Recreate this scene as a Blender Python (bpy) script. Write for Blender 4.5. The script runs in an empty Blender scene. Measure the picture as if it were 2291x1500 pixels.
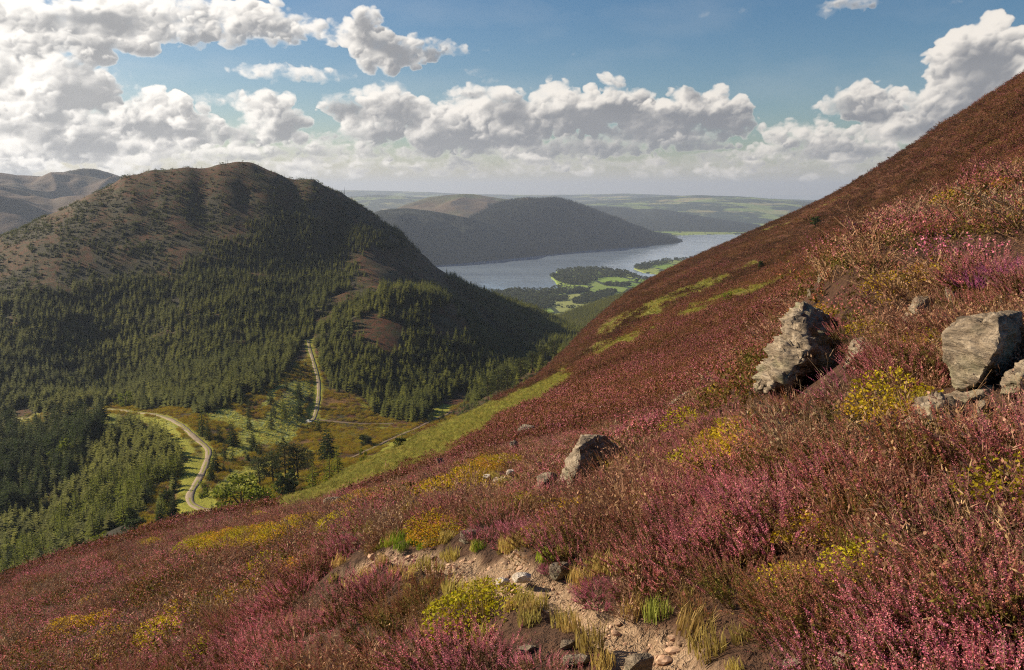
import bpy, math, random
import numpy as np
from mathutils import Vector, Matrix
# ------------------------------------------------------------------ basics
rng = np.random.default_rng(11)
random.seed(5)
W0, H0, F = 2291.0, 1500.0, 1798.0
PITCH = math.atan(325.0/F)
CP, SP = math.cos(PITCH), math.sin(PITCH)
scene = bpy.context.scene
COL = scene.collection
AZS = 4.0

def ray(px, py):
    """photo position -> azimuth (right positive) and tangent of elevation"""
    u = (np.asarray(px, float)-W0/2)/F; v = (H0/2-np.asarray(py, float))/F
    y = CP+v*SP; z = -SP+v*CP
    return np.arctan2(u, y), z/np.hypot(u, y)

def pix(x, y, z):
    """world -> photo position"""
    d = y*CP-z*SP; up = y*SP+z*CP
    return W0/2+F*x/d, H0/2-F*up/d

def world(px, py, r):
    a, t = ray(px, py)
    return np.array([r*np.sin(a), r*np.cos(a), r*t])

# ------------------------------------------------------------------ noise
_p = np.random.default_rng(3).permutation(4096).astype(np.int64)
_g = np.random.default_rng(4).uniform(0, 2*np.pi, 4096)
_gx, _gy = np.cos(_g), np.sin(_g)
def pn(x, y):
    x = np.asarray(x, float); y = np.asarray(y, float)
    xi = np.floor(x).astype(np.int64); yi = np.floor(y).astype(np.int64)
    xf = x-xi; yf = y-yi
    def gr(ix, iy, dx, dy):
        h = _p[(ix+_p[iy & 4095]) & 4095]
        return _gx[h]*dx+_gy[h]*dy
    u = xf*xf*xf*(xf*(xf*6-15)+10); v = yf*yf*yf*(yf*(yf*6-15)+10)
    a = gr(xi, yi, xf, yf); b = gr(xi+1, yi, xf-1, yf)
    c = gr(xi, yi+1, xf, yf-1); d = gr(xi+1, yi+1, xf-1, yf-1)
    return (a+(b-a)*u+(c-a)*v+(a-b-c+d)*u*v)*1.5
def fbm(x, y, o=4, g=.5):
    s = 0; a = 1.0
    for i in range(o):
        s = s+a*pn(x*2**i+17.3*i, y*2**i-9.1*i); a *= g
    return s
def sstep(a, b, x):
    q = np.clip((np.asarray(x, float)-a)/(b-a), 0, 1); return q*q*(3-2*q)

# ------------------------------------------------------------------ terrain surfaces: tangent t as a smooth function of azimuth and log distance
class Surf:
    def __init__(s, pts, lo, hi, lam=1e-3):
        A = []; T = []
        for p in pts:
            if abs(p[2]) > 2:
                a, t = ray(p[0], p[1]); A.append((float(a)*AZS, math.log(p[2]))); T.append(float(t))
            else:
                A.append((p[0]*AZS, math.log(p[1]))); T.append(p[2])
        s.A = np.array(A); n = len(A); s.lo, s.hi = lo, hi
        d = np.linalg.norm(s.A[:, None]-s.A[None], axis=2)
        K = s.k(d)+lam*np.eye(n)
        P = np.c_[np.ones(n), s.A]
        M = np.zeros((n+3, n+3)); M[:n, :n] = K; M[:n, n:] = P; M[n:, :n] = P.T
        s.w = np.linalg.solve(M, np.r_[np.array(T), 0, 0, 0])
    @staticmethod
    def k(d): return d*d*np.log(d+1e-9)
    def t(s, az, r):
        q = np.c_[np.clip(np.ravel(az), s.lo, s.hi)*AZS, np.log(np.ravel(r))]
        out = np.empty(len(q)); n = len(s.A)
        for i in range(0, len(q), 40000):
            b = q[i:i+40000]
            d = np.linalg.norm(b[:, None]-s.A[None], axis=2)
            out[i:i+40000] = s.k(d)@s.w[:n]+s.w[n]+b@s.w[n+1:]
        return out.reshape(np.shape(az))

# near fell side (heather slope)
NEAR = [(2291,1500,2.5),(1900,1500,2.7),(1400,1500,3.1),(1050,1500,3.7),(700,1500,5.6),(350,1500,9),(0,1500,14),
 (2291,1300,2.9),(2291,1100,3.6),(2291,930,4.9),(2291,700,7.2),(2291,560,9.5),(1900,1300,3.3),(1900,1100,4.4),(2050,960,5.2),(2120,870,5.9),
 (1900,900,6.8),(1900,780,8.6),(2100,700,8.2),
 (1650,1300,3.7),(1600,1100,6.0),(1600,1000,8.2),(1400,1300,4.0),(1160,1290,4.6),(1300,1200,5.6),(1000,1240,6.0),(850,1250,7.0),(1100,1150,8.0),(1000,1350,4.9),(700,1300,8.4),
 (1250,1095,12),(1400,1050,10.5),(1500,960,13),(1600,900,16),(1100,1060,16),(900,1130,19),(750,1135,27),
 (400,1300,15),(200,1400,15),(0,1400,22),(640,1150,36),(600,1210,17),(400,1186,42),(200,1250,45),(0,1322,48),(300,1260,27),
 # behind the left shoulder: falls to the valley
 (-.55,75,-.52),(-.36,75,-.46),(-.55,130,-.72),(-.40,130,-.68),(-.31,150,-.56),(600,1150,60),(560,1175,90),(-.55,300,-1.0),(-.3,300,-.9),
 # bracken band, lower and upper edge
 (700,1128,48),(800,1082,56),(900,1036,66),(1000,985,85),(1100,935,112),(1200,885,155),(1300,805,250),
 (660,1128,75),(750,1083,92),(850,1033,115),(900,1003,140),(1000,950,190),(1100,903,255),(1200,848,330),(1265,788,420),(1300,752,500),(1350,705,520),
 (1400,662,540),(1440,638,540),(1500,605,540),(1600,558,530),(1700,512,520),(1800,468,500),(1900,418,480),(2000,355,440),(2100,290,400),(2200,236,340),(2291,183,300),
 (1200,960,45),(1300,900,62),(1400,850,75),(1400,780,150),(1400,720,260),(1500,850,60),(1500,760,120),(1500,680,230),(1600,800,70),(1600,720,130),(1600,640,250),(1690,870,24),
 (1700,740,75),(1700,640,190),(1700,570,320),(1800,620,130),(1800,540,300),(1900,520,220),(1900,560,110),(2000,440,280),(2100,400,240),(2200,330,220),(2291,290,190),(2291,240,240),
 # crag by the path: face, brow and hollow behind it
 (1700,868,10.5),(1760,760,11.5),(1830,640,12.6),(1880,580,13.5),(1960,535,14),(2100,478,15),(2200,440,16),(2291,398,17),
 (1760,800,17),(1850,640,22),(1960,570,24),(2100,500,26),(2291,410,30),(2291,370,90),(2100,450,110),(1960,520,110),(1850,590,110),
 # beyond the skyline
 (1440,690,800),(1700,560,800),(2000,430,760),(2291,290,700),(1200,905,560),(1000,1015,340),(850,1100,230),(700,1180,150),(1300,800,800),
]
S1 = Surf(NEAR, -.62, .60, 2e-4)
def h1(x, y, fine=True):
    r = np.hypot(x, y); az = np.arctan2(x, y)
    rr = np.maximum(r, 2.4)
    z = S1.t(az, rr)*rr
    z = np.where(r < 2.4, -1.75+(z+1.75)*(r/2.4), z)
    z = z+(.04*fbm(x*.9, y*.9, 3)+.10*fbm(x*1.5+8, y*1.5, 2))*sstep(2.5, 6, r)+.16*fbm(x*.23+5, y*.23, 3)*sstep(4, 14, r)
    z = z+.55*fbm(x*.035+3, y*.035, 3)*sstep(45, 160, r)
    return z

# valley and the forested hill
HILL = [(0,530,1130),(100,487,1130),(200,437,1130),(275,397,1130),(340,382,1130),(420,374,1130),(450,378,1130),(490,369,1130),(530,364,1130),(560,367,1130),(620,388,1130),(700,402,1130),
 (760,430,1130),(820,470,1130),(885,515,1130),(950,575,1130),(1020,628,1130),(1110,668,1140),(1200,697,1150),(1300,742,1180),(1400,765,1250),(-200,600,1100),
 (530,380,1210),(420,390,1210),(620,403,1210),(275,412,1210),(340,397,1210),(760,445,1210),(0,545,1210),(885,532,1210),(200,452,1210),(700,416,1210),(490,385,1210),(450,393,1210),
 (0,640,1500),(275,480,1550),(530,440,1550),(760,520,1550),(950,660,1500),(1110,740,1500),(1300,800,1500),(-200,700,1500),
 (0,600,1000),(0,700,880),(0,800,770),(0,900,680),(0,945,640),(-200,800,800),(-200,950,620),(-200,1100,500),
 (250,470,1050),(250,600,930),(250,750,820),(250,860,720),(235,915,590),(120,925,610),
 (340,450,1050),(450,445,1050),(400,510,980),(400,600,900),(400,750,760),(400,870,620),(340,925,520),
 (550,442,1050),(550,500,985),(550,590,900),(550,680,800),(550,790,690),(500,880,560),(420,965,430),(467,1010,385),(455,1060,350),(425,1110,320),(480,1145,290),
 (650,465,1050),(750,505,1050),(690,540,970),(690,620,890),(690,700,770),(690,760,700),(700,800,640),(712,850,590),(715,900,545),(700,940,505),
 (640,740,730),(620,800,655),(650,860,570),(600,920,490),(560,980,420),(560,900,520),(640,1010,395),(700,985,430),(560,1080,320),(640,1060,325),(740,1000,395),
 (860,580,960),(930,610,980),(1000,640,1010),(1050,680,1000),(1110,710,1020),
 (760,780,650),(780,720,700),(850,665,745),(900,650,765),(980,660,785),(1040,712,780),(1090,770,760),(1150,820,740),
 (900,655,840),(980,660,880),(1060,730,880),(1130,780,880),(1200,760,960),
 (770,860,580),(780,930,510),(860,880,570),(860,945,500),(940,800,650),(960,900,550),(1000,940,490),(1060,880,590),(1200,830,680),(1260,800,800),
 (800,1020,360),(900,985,400),(700,1080,290),(850,1060,300),(1000,1000,370),(1100,950,430),(1250,860,480),(545,1186,232),(480,1192,240),(590,1168,248),(660,1142,250),(700,1108,256),(757,1064,275),(228,1246,252),(300,1208,256),(1092,897,470),(1165,852,520),(1238,806,590),
 (300,1000,440),(230,950,520),(330,1100,350),(200,1050,430),(100,1000,520),(50,1100,450),(100,1200,380),(250,1180,330),(0,1300,340),(400,1160,300),(-200,1250,420),
 (-.55,200,-.72),(-.3,200,-.62),(-.1,200,-.66),(.1,300,-.45),(-.55,120,-1.3),(-.1,120,-1.1),
]
S2 = Surf(HILL, -.66, .16, 3e-4)
def h2(x, y):
    r = np.hypot(x, y); az = np.arctan2(x, y)
    z = S2.t(az, np.maximum(r, 120))*r
    n = 9*fbm(x*.0060+2, y*.0090+7, 4, .5)*sstep(520, 800, r)+2.2*fbm(x*.02, y*.02, 3)*sstep(250, 500, r)
    z = z+3.2*pn(x*.006+3, z*.055)*sstep(600, 800, r)*(1-.8*sstep(-.12, .0, z/np.maximum(r, 1)))
    rd = -2.2*np.abs(pn(x*.011+4, y*.02))*sstep(500, 800, r)+(4.*fbm(x*.022, y*.04+3, 3)-3.*np.abs(pn(x*.012, y*.05)))*sstep(600, 800, r)
    q = 1-.8*sstep(-.20, -.05, z/np.maximum(r, 1))
    return z+(n*.45+rd)*q

LAKE = -380.0
# ------------------------------------------------------------------ mesh builders
def mesh_np(name, V, Fq, mat=None, smooth=True, uv=None):
    me = bpy.data.meshes.new(name)
    V = np.asarray(V, np.float32); Fq = np.asarray(Fq, np.int32)
    k = Fq.shape[1]
    me.vertices.add(len(V)); me.vertices.foreach_set('co', V.ravel())
    me.loops.add(Fq.size); me.loops.foreach_set('vertex_index', Fq.ravel())
    me.polygons.add(len(Fq)); me.polygons.foreach_set('loop_start', np.arange(len(Fq), dtype=np.int32)*k)
    if smooth: me.polygons.foreach_set('use_smooth', np.ones(len(Fq), bool))
    me.update(calc_edges=True)
    if mat: me.materials.append(mat)
    return me
def link(name, me, parent=None, loc=None):
    o = bpy.data.objects.new(name, me); COL.objects.link(o)
    if parent: o.parent = parent
    if loc is not None: o.location = loc
    return o
def tag(o, label=None, cat=None, group=None, kind=None):
    if label: o['label'] = label
    if cat: o['category'] = cat
    if group: o['group'] = group
    if kind: o['kind'] = kind
    return o
def grid_faces(nr, nc):
    i = np.arange(nr-1)[:, None]*nc+np.arange(nc-1)[None]
    return np.stack([i, i+1, i+nc+1, i+nc], -1).reshape(-1, 4)
def polar_mesh(name, fn, azs, rs, mat):
    A, R = np.meshgrid(azs, rs)
    X = R*np.sin(A); Y = R*np.cos(A); Z = fn(X, Y)
    me = mesh_np(name, np.stack([X, Y, Z], -1).reshape(-1, 3), grid_faces(len(rs), len(azs))[:, ::-1], mat)
    return me, X, Y, Z
def attr(me, name, data, typ='FLOAT', dom='POINT'):
    a = me.attributes.new(name, typ, dom)
    a.data.foreach_set('vector' if typ == 'FLOAT_VECTOR' else ('color' if typ == 'FLOAT_COLOR' else 'value'), np.asarray(data, np.int32 if typ == 'INT' else np.float32).ravel())
# ------------------------------------------------------------------ where does a line of sight meet a surface
def hit(fn, px, py, r0=2.5, r1=1500, n=1500):
    a, t = ray(px, py); rs = np.exp(np.linspace(math.log(r0), math.log(r1), n))
    x, y = rs*math.sin(a), rs*math.cos(a)
    z = fn(x, y); k = np.nonzero(z/rs >= t)[0]
    i = k[0] if len(k) else int(np.argmax(z/rs))
    return np.array([x[i], y[i], z[i]]), rs[i]

def inpoly(px, py, poly):
    px = np.asarray(px, float); py = np.asarray(py, float); c = np.zeros(px.shape, bool); n = len(poly)
    for i in range(n):
        x1, y1 = poly[i]; x2, y2 = poly[(i+1) % n]
        if y1 == y2: continue
        m = ((y1 > py) != (y2 > py)) & (px < (x2-x1)*(py-y1)/(y2-y1)+x1)
        c ^= m
    return c
def ell(px, py, L, soft=.35):
    m = np.zeros(np.shape(px))
    for e in L:
        cx, cy, rx, ry = e[:4]; an = math.radians(e[4]) if len(e) > 4 else 0
        dx, dy = px-cx, py-cy
        u = dx*math.cos(an)+dy*math.sin(an); v = -dx*math.sin(an)+dy*math.cos(an)
        m = np.maximum(m, 1-sstep(1-soft, 1+soft, np.hypot(u/rx, v/ry)))
    return m
def strip(px, py, L):
    m = np.zeros(np.shape(px))
    for x1, y1, x2, y2, w in L:
        dx, dy = x2-x1, y2-y1; q = np.clip(((px-x1)*dx+(py-y1)*dy)/(dx*dx+dy*dy), 0, 1)
        d = np.hypot(px-x1-q*dx, py-y1-q*dy)
        m = np.maximum(m, 1-sstep(w*.25, w*1.6, d))
    return m

# ------------------------------------------------------------------ node materials
class NT:
    def __init__(s, name, disp=False):
        s.m = bpy.data.materials.new(name); s.m.use_nodes = True; s.t = s.m.node_tree; s.b = s.t.nodes['Principled BSDF']
        s.b.inputs['Roughness'].default_value = .85
        s.b.inputs['Specular IOR Level'].default_value = .2
    def n(s, typ, **k):
        nd = s.t.nodes.new(typ)
        for a, v in k.items():
            if a.startswith('i_'):
                key = a[2:].replace('_', ' '); nd.inputs[int(key) if key.isdigit() else key].default_value = v
            else: setattr(nd, a, v)
        return nd
    def l(s, a, b): s.t.links.new(a, b); return s
    def pos(s):
        if not hasattr(s, '_g'): s._g = s.n('ShaderNodeNewGeometry')
        return s._g.outputs['Position']
    def noise(s, scale, detail=4, rough=.55, vec=None, dist=0):
        nd = s.n('ShaderNodeTexNoise'); nd.inputs['Scale'].default_value = scale; nd.inputs['Detail'].default_value = detail
        nd.inputs['Roughness'].default_value = rough; nd.inputs['Distortion'].default_value = dist
        s.l(vec or s.pos(), nd.inputs['Vector']); return nd.outputs['Fac']
    def voro(s, scale, out='Distance', vec=None, rnd=1, feature='F1'):
        nd = s.n('ShaderNodeTexVoronoi', feature=feature); nd.inputs['Scale'].default_value = scale; nd.inputs['Randomness'].default_value = rnd
        s.l(vec or s.pos(), nd.inputs['Vector']); return nd.outputs[out]
    def ramp(s, fac, stops, interp='LINEAR'):
        nd = s.n('ShaderNodeValToRGB'); cr = nd.color_ramp; cr.interpolation = interp
        while len(cr.elements) < len(stops): cr.elements.new(.5)
        for e, (p, c) in zip(cr.elements, stops):
            e.position = p; e.color = (*c, 1) if not isinstance(c, (int, float)) else (c, c, c, 1)
        s.l(fac, nd.inputs[0]); return nd.outputs[0]
    def mix(s, f, a, b, mode='MIX'):
        nd = s.n('ShaderNodeMix', data_type='RGBA', blend_type=mode)
        for v, k in ((f, 0), (a, 6), (b, 7)):
            if isinstance(v, bpy.types.NodeSocket): s.l(v, nd.inputs[k])
            elif isinstance(v, (int, float)): nd.inputs[k].default_value = v if k == 0 else (v, v, v, 1)
            else: nd.inputs[k].default_value = (*v, 1)
        return nd.outputs[2]
    def math(s, op, a, b=0, clamp=False):
        nd = s.n('ShaderNodeMath', operation=op); nd.use_clamp = clamp
        for v, k in ((a, 0), (b, 1)):
            if isinstance(v, bpy.types.NodeSocket): s.l(v, nd.inputs[k])
            else: nd.inputs[k].default_value = v
        return nd.outputs[0]
    def attr(s, name, out='Fac', inst=False):
        nd = s.n('ShaderNodeAttribute', attribute_name=name)
        if inst: nd.attribute_type = 'INSTANCER'
        return nd.outputs[out]
    def sep(s, c):
        nd = s.n('ShaderNodeSeparateColor'); s.l(c, nd.inputs[0]); return nd.outputs
    def rnd(s):
        return s.n('ShaderNodeObjectInfo').outputs['Random']
    def col(s, c):
        if isinstance(c, bpy.types.NodeSocket): s.l(c, s.b.inputs['Base Color'])
        else: s.b.inputs['Base Color'].default_value = (*c, 1)
        return s
    def bump(s, h, strength=.5, dist=.1):
        nd = s.n('ShaderNodeBump'); nd.inputs['Strength'].default_value = strength; nd.inputs['Distance'].default_value = dist
        s.l(h, nd.inputs['Height']); s.l(nd.outputs[0], s.b.inputs['Normal']); return s
    def rough(s, v): s.b.inputs['Roughness'].default_value = v; return s
    def trans(s, c, f=.35):
        """thin leaves let some light through"""
        out = s.t.nodes['Material Output']; tr = s.n('ShaderNodeBsdfTranslucent'); mx = s.n('ShaderNodeMixShader'); mx.inputs[0].default_value = f
        if isinstance(c, bpy.types.NodeSocket): s.l(c, tr.inputs[0])
        else: tr.inputs[0].default_value = (*c, 1)
        s.l(s.b.outputs[0], mx.inputs[1]); s.l(tr.outputs[0], mx.inputs[2]); s.l(mx.outputs[0], out.inputs[0]); return s

# ------------------------------------------------------------------ near fell side
BRK = [(1350,738,1480,682,15),(1480,682,1590,640,12),(1590,640,1690,592,8),(1530,712,1650,660,8),(1650,660,1760,618,8),(1300,800,1480,732,10),
 (640,1152,900,1022,34),(900,1022,1100,926,32),(1100,926,1262,852,22),(1210,865,1340,775,6),(1700,522,1790,488,1.6),(1790,488,1900,438,1.2),(1500,665,1600,620,3)]
PATH = [((1520,1560),.20),((1450,1470),.17),((1370,1400),.12),((1270,1340),.12),((1180,1300),.17),((1110,1272),.20),((1020,1254),.16),((920,1246),.12),((830,1252),.26),((780,1278),.10)]
PATHW = [(hit(h1, a, b, 1.5, 60)[0], w) for (a, b), w in PATH]
PATHW2 = [(hit(h1, a, b, 1.5, 60)[0], w) for (a, b), w in [((1070,1105),.15),((1110,1082),.32),((1150,1062),.25)]]
def path_d(x, y):
    """distance to the path's edge, negative on the path"""
    best = np.full(np.shape(x), 1e9)
    for PW in (PATHW, PATHW2):
        for (p, wa), (q, wb) in zip(PW[:-1], PW[1:]):
            dx, dy = q[0]-p[0], q[1]-p[1]; k = np.clip(((x-p[0])*dx+(y-p[1])*dy)/(dx*dx+dy*dy), 0, 1)
            best = np.minimum(best, np.hypot(x-p[0]-k*dx, y-p[1]-k*dy)-(wa+(wb-wa)*k))
    return best+.025+.08*pn(x*4, y*4)+.04*pn(x*11, y*11)
YEL = [(560,1213,125,20,-8),(470,1228,50,14),(1140,1375,95,55),(1180,1450,140,45),(1010,1215,70,32),(1050,1100,60,26,-20),(1100,1050,40,20),(960,1108,70,14,-12),(850,1118,60,16,-10),(775,1133,25,9),
 (1620,1015,95,36,-15),(1550,972,40,16,-20),(1420,885,28,10),(1495,890,60,12,-20),(1530,866,25,10),(1310,921,25,7),(2020,905,45,50),(2005,945,28,30),(2090,610,26,22),(1845,724,26,42),(1455,1055,45,18),(1270,1158,45,11),
 (2160,470,34,18),(1980,660,26,14),(1580,1060,50,18),(900,1290,60,12),(720,1330,60,12),(1060,1310,60,16),(380,1440,40,22),(260,1400,35,10),(590,1345,50,12),(700,1180,60,10),(1950,760,26,14),(2130,640,18,18),(420,1385,50,12),(1250,1235,30,12)]
GRS = [(1435,1400,45,34,20),(1200,1290,45,14,20),(1130,1252,45,18,10),(1300,1350,30,12,30),(900,1222,60,14),(1080,1235,30,14),(820,1195,55,14),(1230,1265,30,12),(2230,850,50,22),(960,1235,40,12)]
HOT = [(1340,1275,70,75),(1640,1090,110,40,-15),(1800,1150,130,60,-20),(2150,1200,150,90),(2200,590,50,45),(2270,580,30,45),(2080,495,45,25),(2240,1470,90,50),(1640,1350,60,90),(1110,1440,0.1,0.1),(1010,1460,90,40),(640,1470,180,25,-8),(1180,1325,30,20),(1740,1000,40,30),
 (1860,700,30,25),(1920,700,40,30),(1250,1110,80,25,-30),(960,1190,80,25),(1450,960,120,25,-25),(2250,960,60,60),(1950,960,60,25,-20),(2080,840,60,40),(440,1415,40,20),(690,1400,70,16,-10),(800,1390,70,30,-20)]
def masks1(x, y, z):
    px, py = pix(x, y, z); r = np.hypot(x, y)
    wob = 26*fbm(px*.012, py*.02, 3)*.6
    brk = strip(px+wob, py+wob*.3, BRK)*sstep(26, 42, r)*sstep(-.30, .35, fbm(x*.07, y*.07, 4)+.22+(py > 840))
    far = sstep(60, 160, r)
    brk = np.clip(brk*1.3, 0, 1); yel = ell(px+wob*.7, py+wob*.4, YEL)*(1-sstep(60, 90, r))
    yel = np.maximum(yel, sstep(.55, .8, fbm(px*.02+40, py*.03, 3)+.02)*(1-sstep(30, 80, r))*.8)
    grs = ell(px, py, GRS)*(1-sstep(20, 30, r))
    return px, py, r, brk, yel, grs

m = NT('heather_ground')
mk = m.sep(m.attr('mask', 'Color'))
n1 = m.noise(2.2, 5, .65); n2 = m.noise(.13, 3); n3 = m.noise(9, 3, .7)
soil = m.ramp(n3, [(.3, (.035, .018, .012)), (.7, (.11, .055, .032))])
farh = m.ramp(n1, [(.34, (.022, .011, .007)), (.46, (.070, .028, .015)), (.58, (.13, .045, .026)), (.72, (.21, .070, .055))])
brown = m.ramp(n1, [(.32, (.04, .025, .008)), (.65, (.15, .060, .02))])
farh = m.mix(m.ramp(n2, [(.42, 0), (.62, .85)]), farh, brown)
c = m.mix(mk[0], soil, farh)
c = m.mix(mk[1], c, m.ramp(n1, [(.3, (.07, .07, .012)), (.7, (.22, .22, .04))]))
c = m.mix(mk[2], c, m.ramp(m.noise(14, 6, .75), [(.25, (.12, .075, .045)), (.5, (.32, .215, .14)), (.75, (.50, .37, .26))]))
m.col(c); m.bump(m.noise(3.5, 6, .7), 1, .22)
M_ground = m.m

def azgrid(lo, hi, n, wide):
    return np.r_[np.linspace(-wide, lo, 26)[:-1], np.linspace(lo, hi, n), np.linspace(hi, wide, 26)[1:]]
me, X, Y, Z = polar_mesh('heather_hillside', h1, azgrid(-.64, .64, 850, 1.75), np.exp(np.linspace(math.log(.35), math.log(900), 850)), M_ground)
px, py, r, brk, yel, grs = masks1(X, Y, Z)
pd = path_d(X, Y); pm = 1-sstep(-.02, .08, pd)
# trodden hollow
Zf = Z-.07*pm*(r < 30)+.012*pn(X*13, Y*13)*pm
co = np.stack([X, Y, Zf], -1).reshape(-1, 3).astype(np.float32); me.vertices.foreach_set('co', co.ravel()); me.update()
attr(me, 'mask', np.stack([sstep(18, 60, r), brk, pm, np.ones_like(r)], -1), 'FLOAT_COLOR')
tag(link('heather_hillside', me), kind='structure')

# ------------------------------------------------------------------ valley and forested hill ground
ROADS = {
 'forest_track': [((-90,965),600),((0,945),None),((120,925),None),((235,916),None),((310,924),None),((370,935),None),((405,952),None),((432,976),None),((458,998),None),((467,1012),None),((462,1035),None),((452,1060),None),((438,1085),None),((425,1108),None),((428,1128),None),((448,1139),None),((484,1146),None),((500,1160),None)],
 'hill_track': [((690,760),None),((694,785),None),((703,815),None),((712,850),None),((713,885),None),((709,915),None),((700,940),None),((684,948),None)],
 'side_track': [((700,938),None),((730,943),None),((790,947),None),((850,950),None),((880,948),None)],
 'valley_path': [((780,1026),None),((815,1012),None),((860,990),None),((910,968),None),((960,945),None),((1010,922),None)],
}
RW = {'forest_track': 1.5, 'hill_track': 1.45, 'side_track': 1.2, 'valley_path': 1.1}
ROADW = {}
for nm, L in ROADS.items():
    P = []
    for (a, b), rr in L:
        if rr: w = world(a, b, rr); w[2] = h2(w[0], w[1])
        else: w, _ = hit(h2, a, b, 150)
        P.append(w)
    P = np.array(P); out = []
    for i in range(len(P)-1):
        p0 = P[max(i-1, 0)]; p1 = P[i]; p2 = P[i+1]; p3 = P[min(i+2, len(P)-1)]
        n = max(3, int(np.linalg.norm(p2-p1)/3))
        for q in np.linspace(0, 1, n, endpoint=False):
            out.append(.5*((2*p1)+(p2-p0)*q+(2*p0-5*p1+4*p2-p3)*q*q+(3*p1-p0-3*p2+p3)*q**3))
    out.append(P[-1]); out = np.array(out); zz = np.array([h2(a, b) for a, b in out[:, :2]])
    k = np.ones(5)/5; zz = np.convolve(np.pad(zz, 2, 'edge'), k, 'valid'); out[:, 2] = zz
    ROADW[nm] = out
def road_d(x, y):
    best = np.full(np.shape(x), 1e9); zb = np.zeros(np.shape(x))
    for nm, P in ROADW.items():
        bb = (x > P[:, 0].min()-30) & (x < P[:, 0].max()+30) & (y > P[:, 1].min()-30) & (y < P[:, 1].max()+30)
        xs, ys = x[bb], y[bb]; b = best[bb]; z_ = zb[bb]
        for i in range(0, len(P)-1):
            p, q = P[i], P[i+1]; dx, dy = q[0]-p[0], q[1]-p[1]; k = np.clip(((xs-p[0])*dx+(ys-p[1])*dy)/(dx*dx+dy*dy+1e-9), 0, 1)
            d = np.hypot(xs-p[0]-k*dx, ys-p[1]-k*dy)-RW[nm]; mm = d < b
            z_ = np.where(mm, p[2]+(q[2]-p[2])*k, z_); b = np.minimum(b, d)
        best[bb] = b; zb[bb] = z_
    return best, zb
def h2r(x, y):
    x = np.asarray(x, float); y = np.asarray(y, float)
    z = h2(x, y); d, zr = road_d(x, y)
    k = 1-sstep(.6, 5.5, d)
    return z+(zr-z)*k

VERGE = [(425,1130,35,45),(440,1170,45,30),(430,1060,30,45,10),(410,1000,35,20,40),(370,960,45,10,20),(330,940,50,8,8),(470,1120,20,25),(704,860,8,60),(703,925,12,20),(1010,905,60,16,-30),(860,1015,60,8,-30)]
FERN = [(600,960,70,28,-25),(540,945,60,14,15),(560,1070,60,16,-35),(505,1085,40,14,-35),(650,920,40,30,-50),(620,880,50,10,-40),(530,1010,40,12,-20),(670,870,26,20),(500,930,35,16),(240,945,35,20),(350,945,60,6,10),(395,1010,14,30,15),(640,970,50,12,-35)]
ORNG = [(640,890,45,28,-40),(580,920,60,12,-30),(520,1040,60,10,-35),(740,900,34,20),(770,885,30,14),(600,990,80,12,-20),(380,1080,16,30),(350,1170,40,30),(330,1190,40,14),(650,1000,60,14,-25)]
BARE = [(860,600,75,38,25),(960,600,60,30,40),(850,745,70,40,10),(1000,720,50,45,50),(760,905,60,28),(850,970,90,16),(680,1010,90,30),(760,980,70,40),(900,700,30,20)]
def masks2(x, y, z):
    px, py = pix(x, y, z); w = 12*fbm(px*.02+9, py*.03, 3)
    return px, py, ell(px+w, py+w*.5, VERGE), ell(px+w, py+w*.6, FERN), ell(px+w, py+w*.6, ORNG), ell(px+w*1.5, py+w, BARE)
m = NT('valley_ground')
mk = m.attr('mask', 'Color'); mk = m.sep(mk); mo = m.attr('org')
n1 = m.noise(.35, 5, .7); n2 = m.noise(.03, 4, .6); n3 = m.noise(1.4, 4, .7)
spots = m.ramp(m.noise(.16, 5, .8), [(.47, 0), (.56, .85)])
heath = m.mix(m.ramp(n2, [(.48, 0), (.70, 1)]), m.ramp(n1, [(.3, (.030, .010, .004)), (.7, (.135, .042, .013))]), m.ramp(n1, [(.3, (.020, .022, .005)), (.7, (.060, .055, .013))]))
heath = m.mix(spots, heath, (.020, .029, .005))
c = m.mix(mo, heath, m.ramp(n3, [(.3, (.08, .038, .014)), (.7, (.21, .115, .035))]))
c = m.mix(mk[1], c, m.ramp(m.noise(.8, 5, .75), [(.35, (.10, .12, .03)), (.65, (.36, .42, .17))]))
c = m.mix(mk[0], c, m.ramp(n3, [(.3, (.12, .14, .012)), (.7, (.34, .32, .03))]))
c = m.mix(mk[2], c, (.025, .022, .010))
m.col(c); m.bump(m.noise(.9, 6, .7), 1, .8); M_valley = m.m
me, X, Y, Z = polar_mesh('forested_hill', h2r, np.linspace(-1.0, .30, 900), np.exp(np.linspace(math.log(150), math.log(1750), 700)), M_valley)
FA = [(-300,650),(0,672),(150,640),(300,625),(400,600),(480,560),(560,500),(640,480),(760,500),(850,520),(900,560),(880,600),(800,610),(740,660),(705,715),(690,755),(672,800),(645,850),(600,880),(540,905),(470,930),(380,915),(250,908),(120,915),(0,935),(-300,960)]
FB = [(702,760),(740,715),(800,672),(900,640),(1000,650),(1060,700),(1120,750),(1290,745),(1320,775),(1100,880),(1000,925),(950,950),(870,940),(800,905),(740,880),(722,820)]
FC = [(880,510),(960,570),(1110,655),(1310,735),(1310,770),(1150,765),(1040,660),(950,600),(900,560)]
FD = [(-300,1500),(-300,1200),(0,1180),(110,1130),(190,1060),(225,975),(290,950),(375,975),(408,1030),(398,1090),(356,1190),(280,1290),(0,1400)]
FE = [(-300,975),(0,960),(230,935),(215,990),(180,1060),(100,1125),(0,1180),(-300,1200)]
FG = [(1080,960),(1000,925),(1100,870),(1320,770),(1320,850),(1120,960)]
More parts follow.
